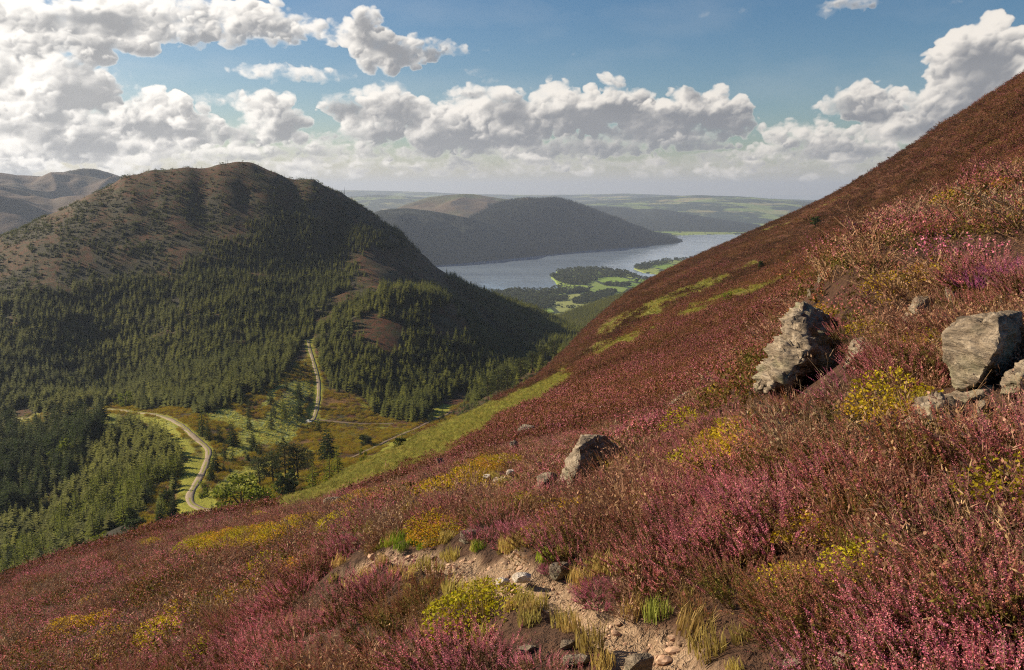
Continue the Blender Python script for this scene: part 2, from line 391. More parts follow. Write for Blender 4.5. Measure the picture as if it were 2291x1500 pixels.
def forest(x, y, z):
    px, py = pix(x, y, z); w = 14*fbm(px*.02+3, py*.03+5, 3)
    a, b = px+w*1.3, py+w
    d = np.zeros(np.shape(x)); kind = np.zeros(np.shape(x), int)
    A = inpoly(a, b, FA); B = inpoly(a, b, FB) | inpoly(a, b, FC); D = inpoly(px+w*.3, py+w*.3, FD); E = inpoly(a, b, FE)
    # open slope above the forest, thinning out to the top
    hill = (py < 700) & (np.hypot(x, y) > 640)
    op = np.where(hill, .95*sstep(365, 500, py)*sstep(-.6, .3, fbm(px*.014, py*.03, 3))+.07, 0)
    d = np.maximum(d, op)
    clump = sstep(-.5, -.1, fbm(px*.014+7, py*.022, 3)+.25*sstep(540, 640, py))
    d = np.where(A, np.maximum(d, .2+.8*clump*sstep(470, 560, py)), d); kind = np.where(A, 1, kind)
    d = np.where(B, .95, d); kind = np.where(B, 1, kind)
    d = np.where(E, .9, d); kind = np.where(E, 3, kind)
    d = np.where(D, 1.0, d); kind = np.where(D, 2, kind)
    KN = inpoly(px, py, [(480,950),(620,850),(690,790),(700,940),(690,1010),(560,1100),(480,1120)]) | inpoly(px, py, [(730,960),(900,950),(1000,930),(900,990),(760,1020)]) | inpoly(px, py, [(340,1090),(410,1060),(400,1190),(300,1220)])
    d = np.where(KN, .10, d)
    d = np.where(inpoly(px, py, FG), .5, d)
    bare = np.maximum(np.maximum(ell(a, b, BARE), ell(px, py, FERN)), ell(px, py, VERGE))
    d = d*np.where(D | E, 1, 1-bare)
    return d, kind
px, py, vg, fn_, og, br = masks2(X, Y, Z)
fd, fk = forest(X, Y, Z); rd, _ = road_d(X, Y)
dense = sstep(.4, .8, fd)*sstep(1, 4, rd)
mr = np.zeros_like(rd); P_ = np.concatenate([ROADW['forest_track'], ROADW['hill_track']])
for q in P_[::3]: mr = np.maximum(mr, np.hypot(X-q[0], Y-q[1]) < 9)
vg = np.maximum(vg, .8*sstep(.0, .5, fbm(X*.035, Y*.035, 3)+.1)*(fd < .3)*(np.hypot(X, Y) < 640)*(py > 780)*(1-og))
vg = np.maximum(vg, (1-sstep(.5, 3.2+2*pn(X*.05, Y*.05), rd))*mr)*(rd < 60)
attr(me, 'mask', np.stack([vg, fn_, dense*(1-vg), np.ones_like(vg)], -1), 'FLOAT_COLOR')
attr(me, 'org', np.maximum(og, .07*sstep(.1, .6, fbm(X*.01, Y*.01, 3))))
tag(link('forested_hill', me), kind='structure')

m = NT('track_gravel')
nn = m.noise(1.6, 5, .7)
m.col(m.ramp(nn, [(.3, (.16, .12, .085)), (.7, (.37, .295, .22))])); m.bump(m.noise(3, 4), .5, .1); M_track = m.m
m = NT('shade_toned_path'); m.col(m.ramp(m.noise(1.4, 5, .7), [(.3, (.09, .062, .042)), (.7, (.22, .155, .11))])); M_shadepath = m.m  # path gravel with the side track's shade mixed into a darker brown
m = NT('track_grass')
m.col(m.ramp(m.noise(1.2, 4, .7), [(.3, (.13, .15, .02)), (.7, (.30, .28, .05))])); M_crown = m.m
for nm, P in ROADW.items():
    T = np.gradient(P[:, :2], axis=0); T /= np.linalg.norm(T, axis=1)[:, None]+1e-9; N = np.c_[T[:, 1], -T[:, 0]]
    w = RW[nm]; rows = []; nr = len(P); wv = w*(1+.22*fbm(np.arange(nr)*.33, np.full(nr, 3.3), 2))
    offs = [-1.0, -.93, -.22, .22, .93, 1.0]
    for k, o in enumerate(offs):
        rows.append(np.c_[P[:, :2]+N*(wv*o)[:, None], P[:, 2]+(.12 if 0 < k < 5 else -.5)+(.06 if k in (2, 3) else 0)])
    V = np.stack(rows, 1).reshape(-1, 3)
    r_ = mesh_np(nm, V, grid_faces(nr, len(offs)), M_track if nm in ('forest_track', 'hill_track') else M_shadepath)
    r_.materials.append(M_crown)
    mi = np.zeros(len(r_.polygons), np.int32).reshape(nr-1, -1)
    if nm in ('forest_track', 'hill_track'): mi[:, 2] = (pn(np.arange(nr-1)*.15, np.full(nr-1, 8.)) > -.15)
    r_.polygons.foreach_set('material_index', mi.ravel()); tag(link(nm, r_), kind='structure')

# ------------------------------------------------------------------ triangle soup builders
class Soup:
    def __init__(s): s.V = []; s.F = []; s.M = []; s.n = 0; s.S = []
    def add(s, V, Fc, mi=0, shade=None):
        V = np.asarray(V, float).reshape(-1, 3); Fc = np.asarray(Fc, int).reshape(-1, 3)
        s.V.append(V); s.F.append(Fc+s.n); s.M.append(np.full(len(Fc), mi)); s.n += len(V)
        s.S.append(np.full(len(V), 0. if shade is None else 1.)*(1 if shade is None else shade))
    def tube(s, pts, rad, k=3, mi=0, cap=False):
        pts = np.asarray(pts, float); n = len(pts); rad = np.broadcast_to(rad, (n,))
        T = np.gradient(pts, axis=0); T /= np.linalg.norm(T, axis=1)[:, None]+1e-9
        up = np.array([0, 0, 1.]) if abs(T[0, 2]) < .9 else np.array([1., 0, 0])
        A = np.cross(T, up); A /= np.linalg.norm(A, axis=1)[:, None]+1e-9; B = np.cross(T, A)
        th = np.arange(k)*2*np.pi/k
        V = pts[:, None]+rad[:, None, None]*(np.cos(th)[None, :, None]*A[:, None]+np.sin(th)[None, :, None]*B[:, None])
        Fc = []
        for i in range(n-1):
            for j in range(k):
                a, b, c, d = i*k+j, i*k+(j+1) % k, (i+1)*k+(j+1) % k, (i+1)*k+j
                Fc += [(a, b, c), (a, c, d)]
        s.add(V.reshape(-1, 3), Fc, mi)
    def tris(s, C, U, Vv, mi=0):
        """many kites: centre, long half axis, short half axis"""
        C, U, Vv = map(lambda q: np.asarray(q, float), (C, U, Vv)); n = len(C)
        P = np.stack([C-U*.35, C+Vv, C+U, C-Vv], 1).reshape(-1, 3)
        i = np.arange(n)[:, None]*4
        s.add(P, np.concatenate([i+np.array([[0, 1, 2]]), i+np.array([[0, 2, 3]])]), mi)
    def mesh(s, name, mats, smooth=False):
        me = mesh_np(name, np.concatenate(s.V), np.concatenate(s.F), None, smooth)
        for q in mats: me.materials.append(q)
        me.polygons.foreach_set('material_index', np.concatenate(s.M).astype(np.int32)); return me
def unit(v): return v/(np.linalg.norm(v, axis=-1, keepdims=True)+1e-9)

# ------------------------------------------------------------------ tree materials
def leafmat(name, dark, light, inst=True, tr=.32, sc=1.3, alt=None):
    m = NT(name); n = m.noise(sc, 3, .7)
    c = m.ramp(n, [(.32, dark), (.68, light)])
    r = m.attr('tint', 'Fac', True) if inst else m.rnd()
    if alt: c = m.mix(r, c, m.ramp(n, [(.32, tuple(q*.5 for q in alt)), (.68, alt)]))
    v = m.math('ADD', m.math('MULTIPLY', m.rnd(), .55), .7)
    c = m.mix(1, c, v, 'MULTIPLY') if False else c
    hs = m.n('ShaderNodeHueSaturation'); m.l(c, hs.inputs['Color']); m.l(v, hs.inputs['Value']); c = hs.outputs[0]
    m.col(c).rough(.8); m.trans(c, tr); return m.m
M_bark = NT('bark'); M_bark.col(M_bark.ramp(M_bark.noise(5, 4), [(.3, (.05, .032, .022)), (.7, (.14, .10, .07))])); M_bark = M_bark.m
M_far = leafmat('conifer_needles_far', (.038, .052, .008), (.125, .140, .020), alt=(.24, .245, .030))
M_dec = leafmat('broadleaf_far', (.07, .085, .018), (.17, .18, .045))
M_con = leafmat('conifer_needles', (.028, .046, .012), (.080, .108, .022), False)
M_lar = leafmat('larch_needles', (.090, .11, .010), (.23, .255, .028), False, .4)
M_pin = leafmat('pine_needles', (.030, .042, .014), (.085, .10, .030), False)
M_bro = leafmat('broad_leaves', (.085, .115, .010), (.22, .25, .022), False, .4, .9)

def conifer(seed, tiers, per, h=1., spread=.2, droop=.35, sub=0, crown0=.08, ragged=.3):
    """crown of whorled, drooping boughs; returns the crown and trunk soups (unit height)"""
    g = np.random.default_rng(seed); cr = Soup(); tr = Soup()
    tr.tube([(0, 0, -.06), (0, 0, .5), (.004, 0, .97)], [.018, .011, .002], 5)
    C = []; U = []; V = []
    for i in range(tiers):
        q = i/(tiers-1); z = crown0+(.985-crown0)*q**.92; L = spread*(1-q)**.8*(1 if q > .08 else .85)+.012
        n = max(4, int(per*(1-.5*q))); a0 = g.uniform(0, 6.3)
        for j in range(n):
            a = a0+j*2*np.pi/n+g.normal(0, .2); l = L*g.uniform(1-ragged, 1+ragged*.6); zz = z+g.normal(0, .012)
            d = np.array([math.cos(a), math.sin(a), -droop*g.uniform(.6, 1.3)*(1-q)+.25*q])
            sd = np.array([-math.sin(a), math.cos(a), 0])
            if not sub:
                C.append(np.array([0, 0, zz])+d*l*.3); U.append(d*l*.75); V.append(sd*l*.42+np.array([0, 0, -.012]))
            else:
                for k in range(sub):
                    f = (k+.6)/sub; p = np.array([0, 0, zz])+d*l*f+np.array([0, 0, -.25*l*f*f*(1-q)])
                    for sg in (-1, 1):
                        e = unit(d+sd*sg*g.uniform(.5, 1.2)+np.array([0, 0, g.normal(-.15, .2)])); ll = l*.38*(1.15-f*.6)
                        C.append(p+e*ll*.3); U.append(e*ll*.8); V.append(unit(np.cross(e, g.normal(size=3)))*ll*.30)
    cr.tris(C, U, V)
    cr.tris([(0, 0, .965)]*3, [(0, 0, .04)]*3, [(.012, 0, 0), (.006, .01, 0), (-.006, .01, 0)])
    return cr, tr
def broadleaf(seed, h=1., w=.42, n=1500, leaf=.02, crown0=.15, blobs=16, flat=1.):
    g = np.random.default_rng(seed); cr = Soup(); tr = Soup()
    tr.tube([(0, 0, -.06), (.01, 0, .2), (0, .01, .5), (.01, 0, .8)], [.032, .024, .014, .004], 6)
    cs = []
    for i in range(blobs):
        a = g.uniform(0, 6.3); zz = g.uniform(crown0+.1, .9); rr = w*math.sqrt(max(0, 1-((zz-.48)/.5)**2))*g.uniform(.35, .75)
        c = np.array([math.cos(a)*rr, math.sin(a)*rr, zz]); cs.append((c, g.uniform(.09, .16)))
        tr.tube([(0, 0, max(.12, zz-.35)), c*np.array([.5, .5, 1])-np.array([0, 0, .1]), c], [.011, .007, .002], 4)
    C = []; 
    for c, s_ in cs:
        k = int(n/blobs); d = unit(g.normal(size=(k, 3)))*(g.uniform(.25, 1, (k, 1))**.5)*s_*np.array([1.25, 1.25, .85*flat]); C.append(c+d)
    C = np.concatenate(C); n = len(C); U = unit(g.normal(size=(n, 3))); V = unit(np.cross(U, g.normal(size=(n, 3))))
    s_ = g.uniform(.7, 1.3, (n, 1))*leaf
    cr.tris(C, U*s_, V*s_*.7); return cr, tr
def pine(seed, n=2400):
    """tall bare trunk, flattish tufted plates of needles above"""
    g = np.random.default_rng(seed); cr = Soup(); tr = Soup()
    tr.tube([(0, 0, -.06), (.01, 0, .4), (0, .012, .7), (.01, 0, .95)], [.02, .015, .01, .003], 6)
    C = []
    for i in range(30):
        a = i*2.4+g.uniform(-.5, .5); zz = .26+.7*(i/29)+g.normal(0, .015); rr = .21*math.sqrt(max(.05, 1-((zz-.58)/.45)**2))*g.uniform(.5, 1.1)
        c = np.array([math.cos(a)*rr, math.sin(a)*rr, zz])
        tr.tube([(0, 0, zz-.05), c], [.006, .002], 3)
        k = n//30; d = unit(g.normal(size=(k, 3)))*(g.uniform(.1, 1, (k, 1))**.5)*np.array([.105, .105, .055]); C.append(c+d)
    C = np.concatenate(C); n = len(C); U = unit(g.normal(size=(n, 3))+np.array([0, 0, .4])); V = unit(np.cross(U, g.normal(size=(n, 3))))
    s_ = g.uniform(.7, 1.3, (n, 1))*.026
    cr.tris(C, U*s_, V*s_*.35); return cr, tr

# ------------------------------------------------------------------ scattering (stuff): points carrying rot, scl, idx, tint
_gn = {}
def scatter(name, protos, P, rot, scl, idx, tint, tint2=None):
    """protos: meshes; one object holding all the copies"""
    c = bpy.data.collections.new(name+'_kinds')
    for i, pm in enumerate(protos):
        c.objects.link(bpy.data.objects.new('%s_kind_%02d' % (name, i), pm))
    me = bpy.data.meshes.new(name); me.vertices.add(len(P)); me.vertices.foreach_set('co', np.asarray(P, np.float32).ravel())
    attr(me, 'rot', rot, 'FLOAT_VECTOR'); attr(me, 'scl', scl, 'FLOAT_VECTOR'); attr(me, 'idx', idx, 'INT'); attr(me, 'tint', tint)
    attr(me, 'tone', tint if tint2 is None else tint2)
    o = link(name, me); g = bpy.data.node_groups.new(name, 'GeometryNodeTree')
    g.interface.new_socket('Geometry', in_out='INPUT', socket_type='NodeSocketGeometry'); g.interface.new_socket('Geometry', in_out='OUTPUT', socket_type='NodeSocketGeometry')
    gi = g.nodes.new('NodeGroupInput'); go = g.nodes.new('NodeGroupOutput'); ip = g.nodes.new('GeometryNodeInstanceOnPoints'); ci = g.nodes.new('GeometryNodeCollectionInfo')
    ci.inputs[0].default_value = c; ci.inputs[1].default_value = True; ci.inputs[2].default_value = True
    def na(nm, t):
        n = g.nodes.new('GeometryNodeInputNamedAttribute'); n.data_type = t; n.inputs[0].default_value = nm; return n.outputs[0]
    g.links.new(gi.outputs[0], ip.inputs['Points']); g.links.new(ci.outputs[0], ip.inputs['Instance']); ip.inputs['Pick Instance'].default_value = True
    g.links.new(na('idx', 'INT'), ip.inputs['Instance Index'])
    e2r = g.nodes.new('FunctionNodeEulerToRotation'); g.links.new(na('rot', 'FLOAT_VECTOR'), e2r.inputs[0]); g.links.new(e2r.outputs[0], ip.inputs['Rotation'])
    g.links.new(na('scl', 'FLOAT_VECTOR'), ip.inputs['Scale']); g.links.new(ip.outputs[0], go.inputs[0])
    md = o.modifiers.new('scatter', 'NODES'); md.node_group = g
    return o
def rots(n, tilt, g=rng): return np.c_[g.normal(0, tilt, n), g.normal(0, tilt, n), g.uniform(0, 6.283, n)]

# skyline of the near slope, to know what stands in view
_az = np.linspace(-.66, .64, 600); _rs = np.exp(np.linspace(math.log(2.5), math.log(700), 260))
_A, _R = np.meshgrid(_az, _rs); SKY1 = (h1(_R*np.sin(_A), _R*np.cos(_A))/_R).max(0)
CUM1 = np.maximum.accumulate(h1(_R*np.sin(_A), _R*np.cos(_A))/_R, 0)
def seen(x, y, z): return z/np.hypot(x, y) > np.interp(np.arctan2(x, y), _az, SKY1)
def seen1(x, y, z):
    r = np.hypot(x, y)*.985; a = np.arctan2(x, y); i = np.clip(np.searchsorted(_rs, r)-1, 0, len(_rs)-1); j = np.clip(((a-_az[0])/(_az[1]-_az[0])).astype(int), 0, len(_az)-1)
    return z/np.hypot(x, y) > CUM1[i, j]-.001

# ------------------------------------------------------------------ forest on the hill
N = 42000
a = rng.uniform(-.64, .13, N); r = np.sqrt(rng.uniform(300**2, 1230**2, N)); x, y = r*np.sin(a), r*np.cos(a)
z = h2(x, y); d, kind = forest(x, y, z); rd, _ = road_d(x, y)
sp = np.where(kind == 2, 1., np.where(kind == 3, .7, 1.0))
top = seen(x, y, z+14); keep = (rng.random(N) < d*sp) & (rd > 3.5) & top
x, y, z, r, kind = x[keep], y[keep], z[keep], r[keep], kind[keep]; n = len(x); px, py = pix(x, y, z)
print('forest', n)
hgt = np.where(kind == 2, rng.uniform(6, 10.5, n), np.where(kind == 3, rng.uniform(10, 17, n), np.where(kind == 1, rng.uniform(6.5, 11.5, n), rng.uniform(1.6, 5., n))))
hgt *= np.where((kind == 1) & (py < 620), .75, 1)*np.where(kind > 0, 1+.2*fbm(x*.02, y*.02, 2), 1)
wid = hgt*np.where(kind == 0, 1.7, np.where(kind == 3, 1.25, 1.6))*rng.uniform(.8, 1.25, n)
bro = rng.random(n) < np.where(kind == 0, .30, np.where(kind == 2, .02, .015))
hgt[bro] *= .7
tint = np.clip(np.where(kind == 2, .8, np.where(kind == 3, .05, .38))+.35*fbm(x*.012, y*.012, 3)+rng.normal(0, .18, n), 0, 1)
farm = [s_.mesh('conifer', [M_far]) for s_ in []]
protos = []
for sd in range(5):
    cr, tr = conifer(40+sd, 12, 8, spread=.17+.02*(sd % 3), ragged=.35, crown0=.04); protos.append(cr.mesh('conifer_%d' % sd, [M_far]))
for sd in range(2):
    cr, tr = broadleaf(70+sd, n=240, leaf=.06, w=.5, blobs=9, crown0=.05); protos.append(cr.mesh('broadleaf_%d' % sd, [M_dec]))
# the ones that show largest become trees of their own
vis = seen(x, y, z+hgt*.45) & (px > -10) & (px < 2300)
size = np.where(vis & ~bro, hgt/r, 0); order = np.argsort(-size)[:235]
own = np.zeros(n, bool); own[order] = True
idx = np.where(bro, 5+rng.integers(0, 2, n), rng.integers(0, 5, n))
k = ~own
scatter_forest = scatter('conifer_forest', protos, np.c_[x, y, z][k], rots(k.sum(), .03), np.c_[wid, wid, hgt][k], idx[k], tint[k])
tag(scatter_forest, kind='stuff')

near_kinds = {}
def kindmesh(key):
    if key not in near_kinds:
        t, v = key
        if t == 'conifer': cr, tr = conifer(100+v, 17, 9, spread=.20, sub=3, ragged=.3); mt = M_con
        elif t == 'larch': cr, tr = conifer(120+v, 17, 8, spread=.22, sub=3, droop=.15, ragged=.35); mt = M_lar
        elif t == 'spruce': cr, tr = conifer(140+v, 16, 10, spread=.30, sub=4, ragged=.25, crown0=.03); mt = M_con
        elif t == 'pine': cr, tr = pine(160+v); mt = M_pin
        elif t == 'broad': cr, tr = broadleaf(180+v, n=2600, leaf=.028, w=.50, crown0=.02, blobs=24); mt = M_bro
        elif t == 'bush': cr, tr = broadleaf(190+v, n=1500, leaf=.05, w=.50, crown0=-.12, blobs=26); mt = M_con
        elif t == 'palebush': cr, tr = broadleaf(195+v, n=900, leaf=.05, w=.5, crown0=-.05, blobs=14); mt = M_bro
        near_kinds[key] = (cr.mesh('crown', [mt]), tr.mesh('trunk', [M_bark], True))
    return near_kinds[key]
def tree(name, key, loc, h, wf, label, cat, group=None):
    cm, tm = kindmesh(key)
    o = link(name, None, loc=loc); o.scale = (h*wf, h*wf, h); o.rotation_euler = (random.gauss(0, .03), random.gauss(0, .03), random.uniform(0, 6.28))
    link('trunk', tm, parent=o); link('crown', cm, parent=o); tag(o, label, cat, group); return o
GP = {2: ('bright green conifer crowded in the sunlit plantation left of the winding track', 'sunlit plantation conifers left of the track'),
      3: ('tall dark conifer in the shaded stand above the sunlit plantation at the left edge', 'dark conifers at the left edge'),
      1: ('green conifer in the dense forest on the hill above the tracks', 'forest conifers above the tracks'),
      0: ('green conifer standing loosely beside the track below the hill', 'loose conifers beside the track')}
for i in order:
    if size[i] <= 0: continue
    kd = int(kind[i]); key = ('larch' if kd == 2 and tint[i] > .35 else ('spruce' if kd == 3 else 'conifer'), int(rng.integers(0, 3)))
    tree('conifer_tree', key, (x[i], y[i], z[i]-.3), float(hgt[i]), float(wid[i]/hgt[i]), GP[kd][0], 'conifer', GP[kd][1])

# ------------------------------------------------------------------ trees one can point to: (kind, x, foot y, height in photo px, width factor, label, distance or None)
TREES = [
 ('broad',545,1183,118,1.25,'big bright yellow-green leafy tree at the bottom of the winding track',230),
 ('broad',588,1165,90,1.0,'smaller yellow-green leafy tree just right of the biggest bright one',245),
 ('spruce',478,1190,68,.8,'small dark spruce at the lower end of the winding track',240),
 ('conifer',448,1178,34,1.2,'very small dark conifer between the grassy verge and the small spruce',250),
 ('spruce',733,1030,88,1.1,'broad dark spruce below the track junction, biggest on the knoll',None),
 ('conifer',713,966,44,1.1,'narrow dark conifer right beside the track junction',None),
 ('larch',757,1062,70,1.2,'bright yellow-green larch at the right end of the pine group',275),
 ('larch',738,1085,75,1.3,'bright larch leaning over the bracken edge, left of its taller neighbour',262),
 ('larch',700,1105,80,1.2,'olive green larch between the pines and the bright larches',255),
 ('pine',583,1105,85,1.3,'leftmost tall pine of the group below the knoll',300),
 ('pine',613,1100,92,1.3,'second tall pine from the left below the knoll',300),
 ('pine',640,1085,95,1.3,'tall pine in the middle of the group below the knoll',310),
 ('pine',668,1080,85,1.3,'tall pine with a wide flat top, right part of the group',310),
 ('pine',690,1075,70,1.3,'rightmost and shortest pine of the group below the knoll',320),
 ('bush',650,1118,70,1.1,'round very dark tree in front of the tall pines',265),
 ('conifer',627,1146,60,1.0,'slim conifer in front of the pines near the bracken edge',255),
 ('broad',660,1140,40,1.0,'low leafy bush at the foot of the pines by the bracken',250),
 ('spruce',387,1155,60,.9,'dark spruce left of the grassy verge, tallest of three',None),
 ('spruce',358,1170,52,.9,'dark spruce left of the grassy verge, furthest left of three',None),
 ('bush',375,1130,35,1.2,'rounded shrub behind two dark spruces at the verge',None),
 ('spruce',390,1092,46,1.0,'dark spruce on the plantation edge facing the curve of the track',None),
 ('bush',302,1205,46,1.3,'round dark tree at the lower corner of the plantation',255),
 ('broad',228,1240,50,1.0,'yellow-green leafy tree at the edge of the heather, lower left',255),
 ('conifer',265,1228,42,1.2,'dark conifer between two round trees at the heather edge',255),
 ('conifer',453,975,68,1.1,'tall conifer right of the track where it starts to curve, left of a pair',None),
 ('conifer',466,985,52,1.2,'shorter conifer right of the track, right of a pair',None),
 ('conifer',493,990,48,1.2,'conifer on the pale bracken just right of the pair by the track',None),
 ('spruce',523,1000,62,.9,'wide dark conifer amid the pale bracken of the knoll',None),
 ('conifer',558,962,45,1.2,'conifer at the upper left edge of the bracken knoll',None),
 ('spruce',567,1012,55,.9,'dark conifer low on the left of the knoll',None),
 ('conifer',583,1022,40,1.2,'small conifer low in the middle of the knoll by the dark heather',None),
 ('conifer',605,906,38,1.2,'conifer on the orange slope, highest on the left of the knoll',None),
 ('conifer',613,934,40,1.2,'conifer just below the highest one on the orange slope',None),
 ('conifer',607,962,45,1.2,'conifer in the middle of the bracken knoll',None),
 ('larch',637,938,50,1.2,'pale green larch standing amid the bracken of the knoll',None),
 ('spruce',670,930,50,.9,'dark conifer left of the straight track, lower of two',None),
 ('spruce',668,893,46,.9,'dark conifer left of the straight track, upper of two',None),
 ('conifer',641,872,34,1.2,'small conifer at the top of the knoll below the forest',None),
 ('conifer',620,864,32,1.2,'small conifer at the forest edge above the knoll',None),
 ('conifer',557,933,42,1.3,'dark conifer where the forest meets the knoll',None),
 ('conifer',540,905,40,1.3,'conifer on the forest corner above the knoll',None),
 ('conifer',520,1037,42,1.2,'conifer beside the pale lower bracken patch',None),
 ('spruce',483,1055,58,.8,'dark conifer hugging the right side of the track bend',None),
 ('conifer',502,1027,44,1.2,'small conifer behind the track bend',None),
 ('spruce',473,1078,60,.7,'dark narrow spruce against the inner curve of the track',None),
 ('conifer',510,1115,48,1.3,'conifer on the lowest pale bracken slope of the knoll',None),
 ('palebush',455,1112,34,1.1,'pale leafy bush on the inside of the lowest track curve',None),
 ('palebush',283,912,36,.9,'pale yellow-green bush above the track at the forest foot',None),
 ('conifer',327,915,48,1.1,'solitary conifer above the track near the pale bush',None),
 ('palebush',262,905,24,.9,'tiny pale bush left of the larger pale bush above the track',None),
 ('palebush',687,738,20,.9,'pale round tree in the gully where the straight track vanishes',None),
 ('conifer',255,985,50,1.1,'conifer on the pale bank below the track',None),
 ('palebush',158,1035,55,.9,'tall leafy tree with a light crown among the dark conifers',None),
 ('palebush',128,1045,40,.9,'light green leafy tree left of a taller leafy tree',None),
 ('bush',895,1012,34,1.3,'dark rounded bush alone on the bracken edge',135),
 ('bush',817,1000,28,1.3,'dark low bush beyond the grey valley path',None),
 ('palebush',813,1024,24,.8,'tiny light shrub on the bracken edge above the path',125),
 ('bush',1825,500,17,1.2,'dark round bush alone high on the heather slope',330),
 ('bush',1703,594,12,1.0,'tiny dark bush in the middle of the heather slope',250),
 ('palebush',1627,669,20,1.1,'green shrub in the bracken strip on the heather slope',170),
 ('bush',2049,398,9,1.0,'tiny dark bush highest on the heather slope',300),
 ('bush',1888,538,10,1.0,'small green shrub below the large dark bush on the slope',250),
 ('pine',1092,893,52,1.3,'leftmost pine behind the bracken edge in the valley',470),
 ('pine',1113,885,58,1.3,'tall pine behind the bracken edge, second from left',480),
 ('pine',1135,872,52,1.3,'pine behind the bracken edge, third from left',490),
 ('conifer',1150,872,36,1.2,'yellowish conifer low among the pines behind the bracken',470),
 ('pine',1165,848,48,1.3,'pine behind the bracken edge, fourth from left',520),
 ('pine',1190,832,46,1.3,'pine behind the bracken edge, fifth from left',540),
 ('pine',1213,818,44,1.3,'pine behind the bracken edge, second from right',560),
 ('pine',1238,802,42,1.3,'rightmost pine behind the bracken edge',590),
 ('conifer',1048,918,22,1.3,'small round conifer at the top of the bracken band',None),
 ('conifer',990,940,34,1.3,'conifer on the valley floor left of the small clearing',None),
 ('conifer',965,945,30,1.3,'conifer on the valley floor, second left of the small clearing',None),
]
CAT = {'broad': 'broadleaf tree', 'spruce': 'spruce tree', 'conifer': 'conifer', 'larch': 'larch', 'pine': 'pine tree', 'bush': 'bush', 'palebush': 'shrub'}
NAME = {'broad': 'broadleaf_tree', 'spruce': 'spruce_tree', 'conifer': 'conifer_tree', 'larch': 'larch_tree', 'pine': 'pine_tree', 'bush': 'bush', 'palebush': 'leafy_shrub'}
for k, (kd, tx, ty, hp, wf, lab, rr) in enumerate(TREES):
    if rr is None: w, r_ = hit(h2, tx, ty, 150)
    else:
        a_, t_ = ray(tx, ty); xx, yy = rr*math.sin(a_), rr*math.cos(a_)
        z1, z2 = float(h1(np.array([xx]), np.array([yy]))[0]), float(h2(np.array([xx]), np.array([yy]))[0])
        zz = max(z1, z2); 
        w = np.array([xx, yy, zz]); r_ = rr
    # keep the crown's top where the photo has it
    top = world(tx, ty-hp, r_)[2]; h = max(top-w[2], hp*r_/F*.6)
    if rr is None: h = hp*r_/F*1.02
    tree(NAME[kd], (kd, k % 3), (w[0], w[1], w[2]-.15), float(h), wf*min(1., (hp*r_/F*1.2)/h), lab, CAT[kd])
    if rr: print(lab[:30], 'h', round(float(h), 1), 'want', round(hp*r_/F, 1), 'z1-z2', round(z1-z2, 1))
# ------------------------------------------------------------------ far country: lake, fields, fells
m = NT('lake_water'); m.b.inputs['Roughness'].default_value = .08; m.b.inputs['Specular IOR Level'].default_value = .5
mq = m.n('ShaderNodeMapping'); mq.inputs['Scale'].default_value = (.0008, .0045, 1); mq.inputs['Rotation'].default_value = (0, 0, .3); m.l(m.pos(), mq.inputs[0])
m.col(m.ramp(m.noise(1., 5, .6, mq.outputs[0]), [(.35, (.20, .26, .36)), (.65, (.30, .38, .49))]))  # pale sky reflection put into the water's base colour, with streaks
mp = m.n('ShaderNodeMapping'); mp.inputs['Scale'].default_value = (1, .35, 1); m.l(m.pos(), mp.inputs[0])
wv = m.math('ADD', m.math('MULTIPLY', m.noise(.12, 4, .6, mp.outputs[0]), 1), m.math('MULTIPLY', m.noise(.008, 4, .6, mp.outputs[0]), 6))
m.bump(wv, .12, 4.0); M_water = m.m
rs = np.exp(np.linspace(math.log(1200), math.log(60000), 60)); me, *_ = polar_mesh('lake', lambda x, y: np.full(np.shape(x), LAKE), np.linspace(-1.3, 1.3, 60), rs, M_water)
tag(link('lake', me), kind='structure')

LAND1 = [(1040,655),(1110,657),(1165,652),(1222,653),(1252,644),(1246,636),(1232,622),(1248,609),(1290,603),(1340,602),(1400,610),(1428,624),(1462,628),(1560,632),(1800,700),(1800,1000),(800,1000),(900,655)]
LAND2 = [(1418,603),(1432,594),(1480,585),(1560,578),(1640,580),(1760,640),(1500,618),(1440,611)]
def landmask(px, py):
    w = 2.2*pn(px*.05, py*.12)
    m1 = inpoly(px+2*w, py+w*.6, LAND1) | inpoly(px+w, py+w*.5, LAND2)
    shore = np.interp(px, [0, 1400, 1505, 1560, 1700, 1850, 2300], [522, 528, 527.5, 525.5, 524.5, 523, 521])
    return m1 | (py+w*.25 < shore)
tt = np.r_[np.linspace(-.235, -.048, 420), np.linspace(-.0477, -.0125, 230)]
azs = np.linspace(-.42, .50, 760); A, T_ = np.meshgrid(azs, tt); R = LAKE/T_; X = R*np.sin(A); Y = R*np.cos(A); PX, PY = pix(X, Y, LAKE)
lm = landmask(PX, PY).astype(float)
zl = LAKE+np.where(lm > .5, 3.0, -8.0)+lm*(6*sstep(.2, 1, fbm(X*.0012, Y*.0012, 3))+sstep(6500, 16000, R)*(35+55*fbm(X*.00035, Y*.00035, 4)))
far = sstep(6400, 7600, R)
m = NT('farmland')
v = m.n('ShaderNodeTexVoronoi'); v.inputs['Scale'].default_value = .0045; v.inputs['Randomness'].default_value = .85
mp = m.n('ShaderNodeMapping'); mp.inputs['Rotation'].default_value = (0, 0, .4); mp.inputs['Scale'].default_value = (1, .55, 1); m.l(m.pos(), mp.inputs[0]); m.l(mp.outputs[0], v.inputs['Vector'])
fieldc = m.ramp(m.sep(v.outputs['Color'])[0], [(.0, (.13, .22, .025)), (.35, (.18, .29, .03)), (.6, (.24, .33, .05)), (.8, (.28, .29, .09)), (1, (.15, .25, .03))])
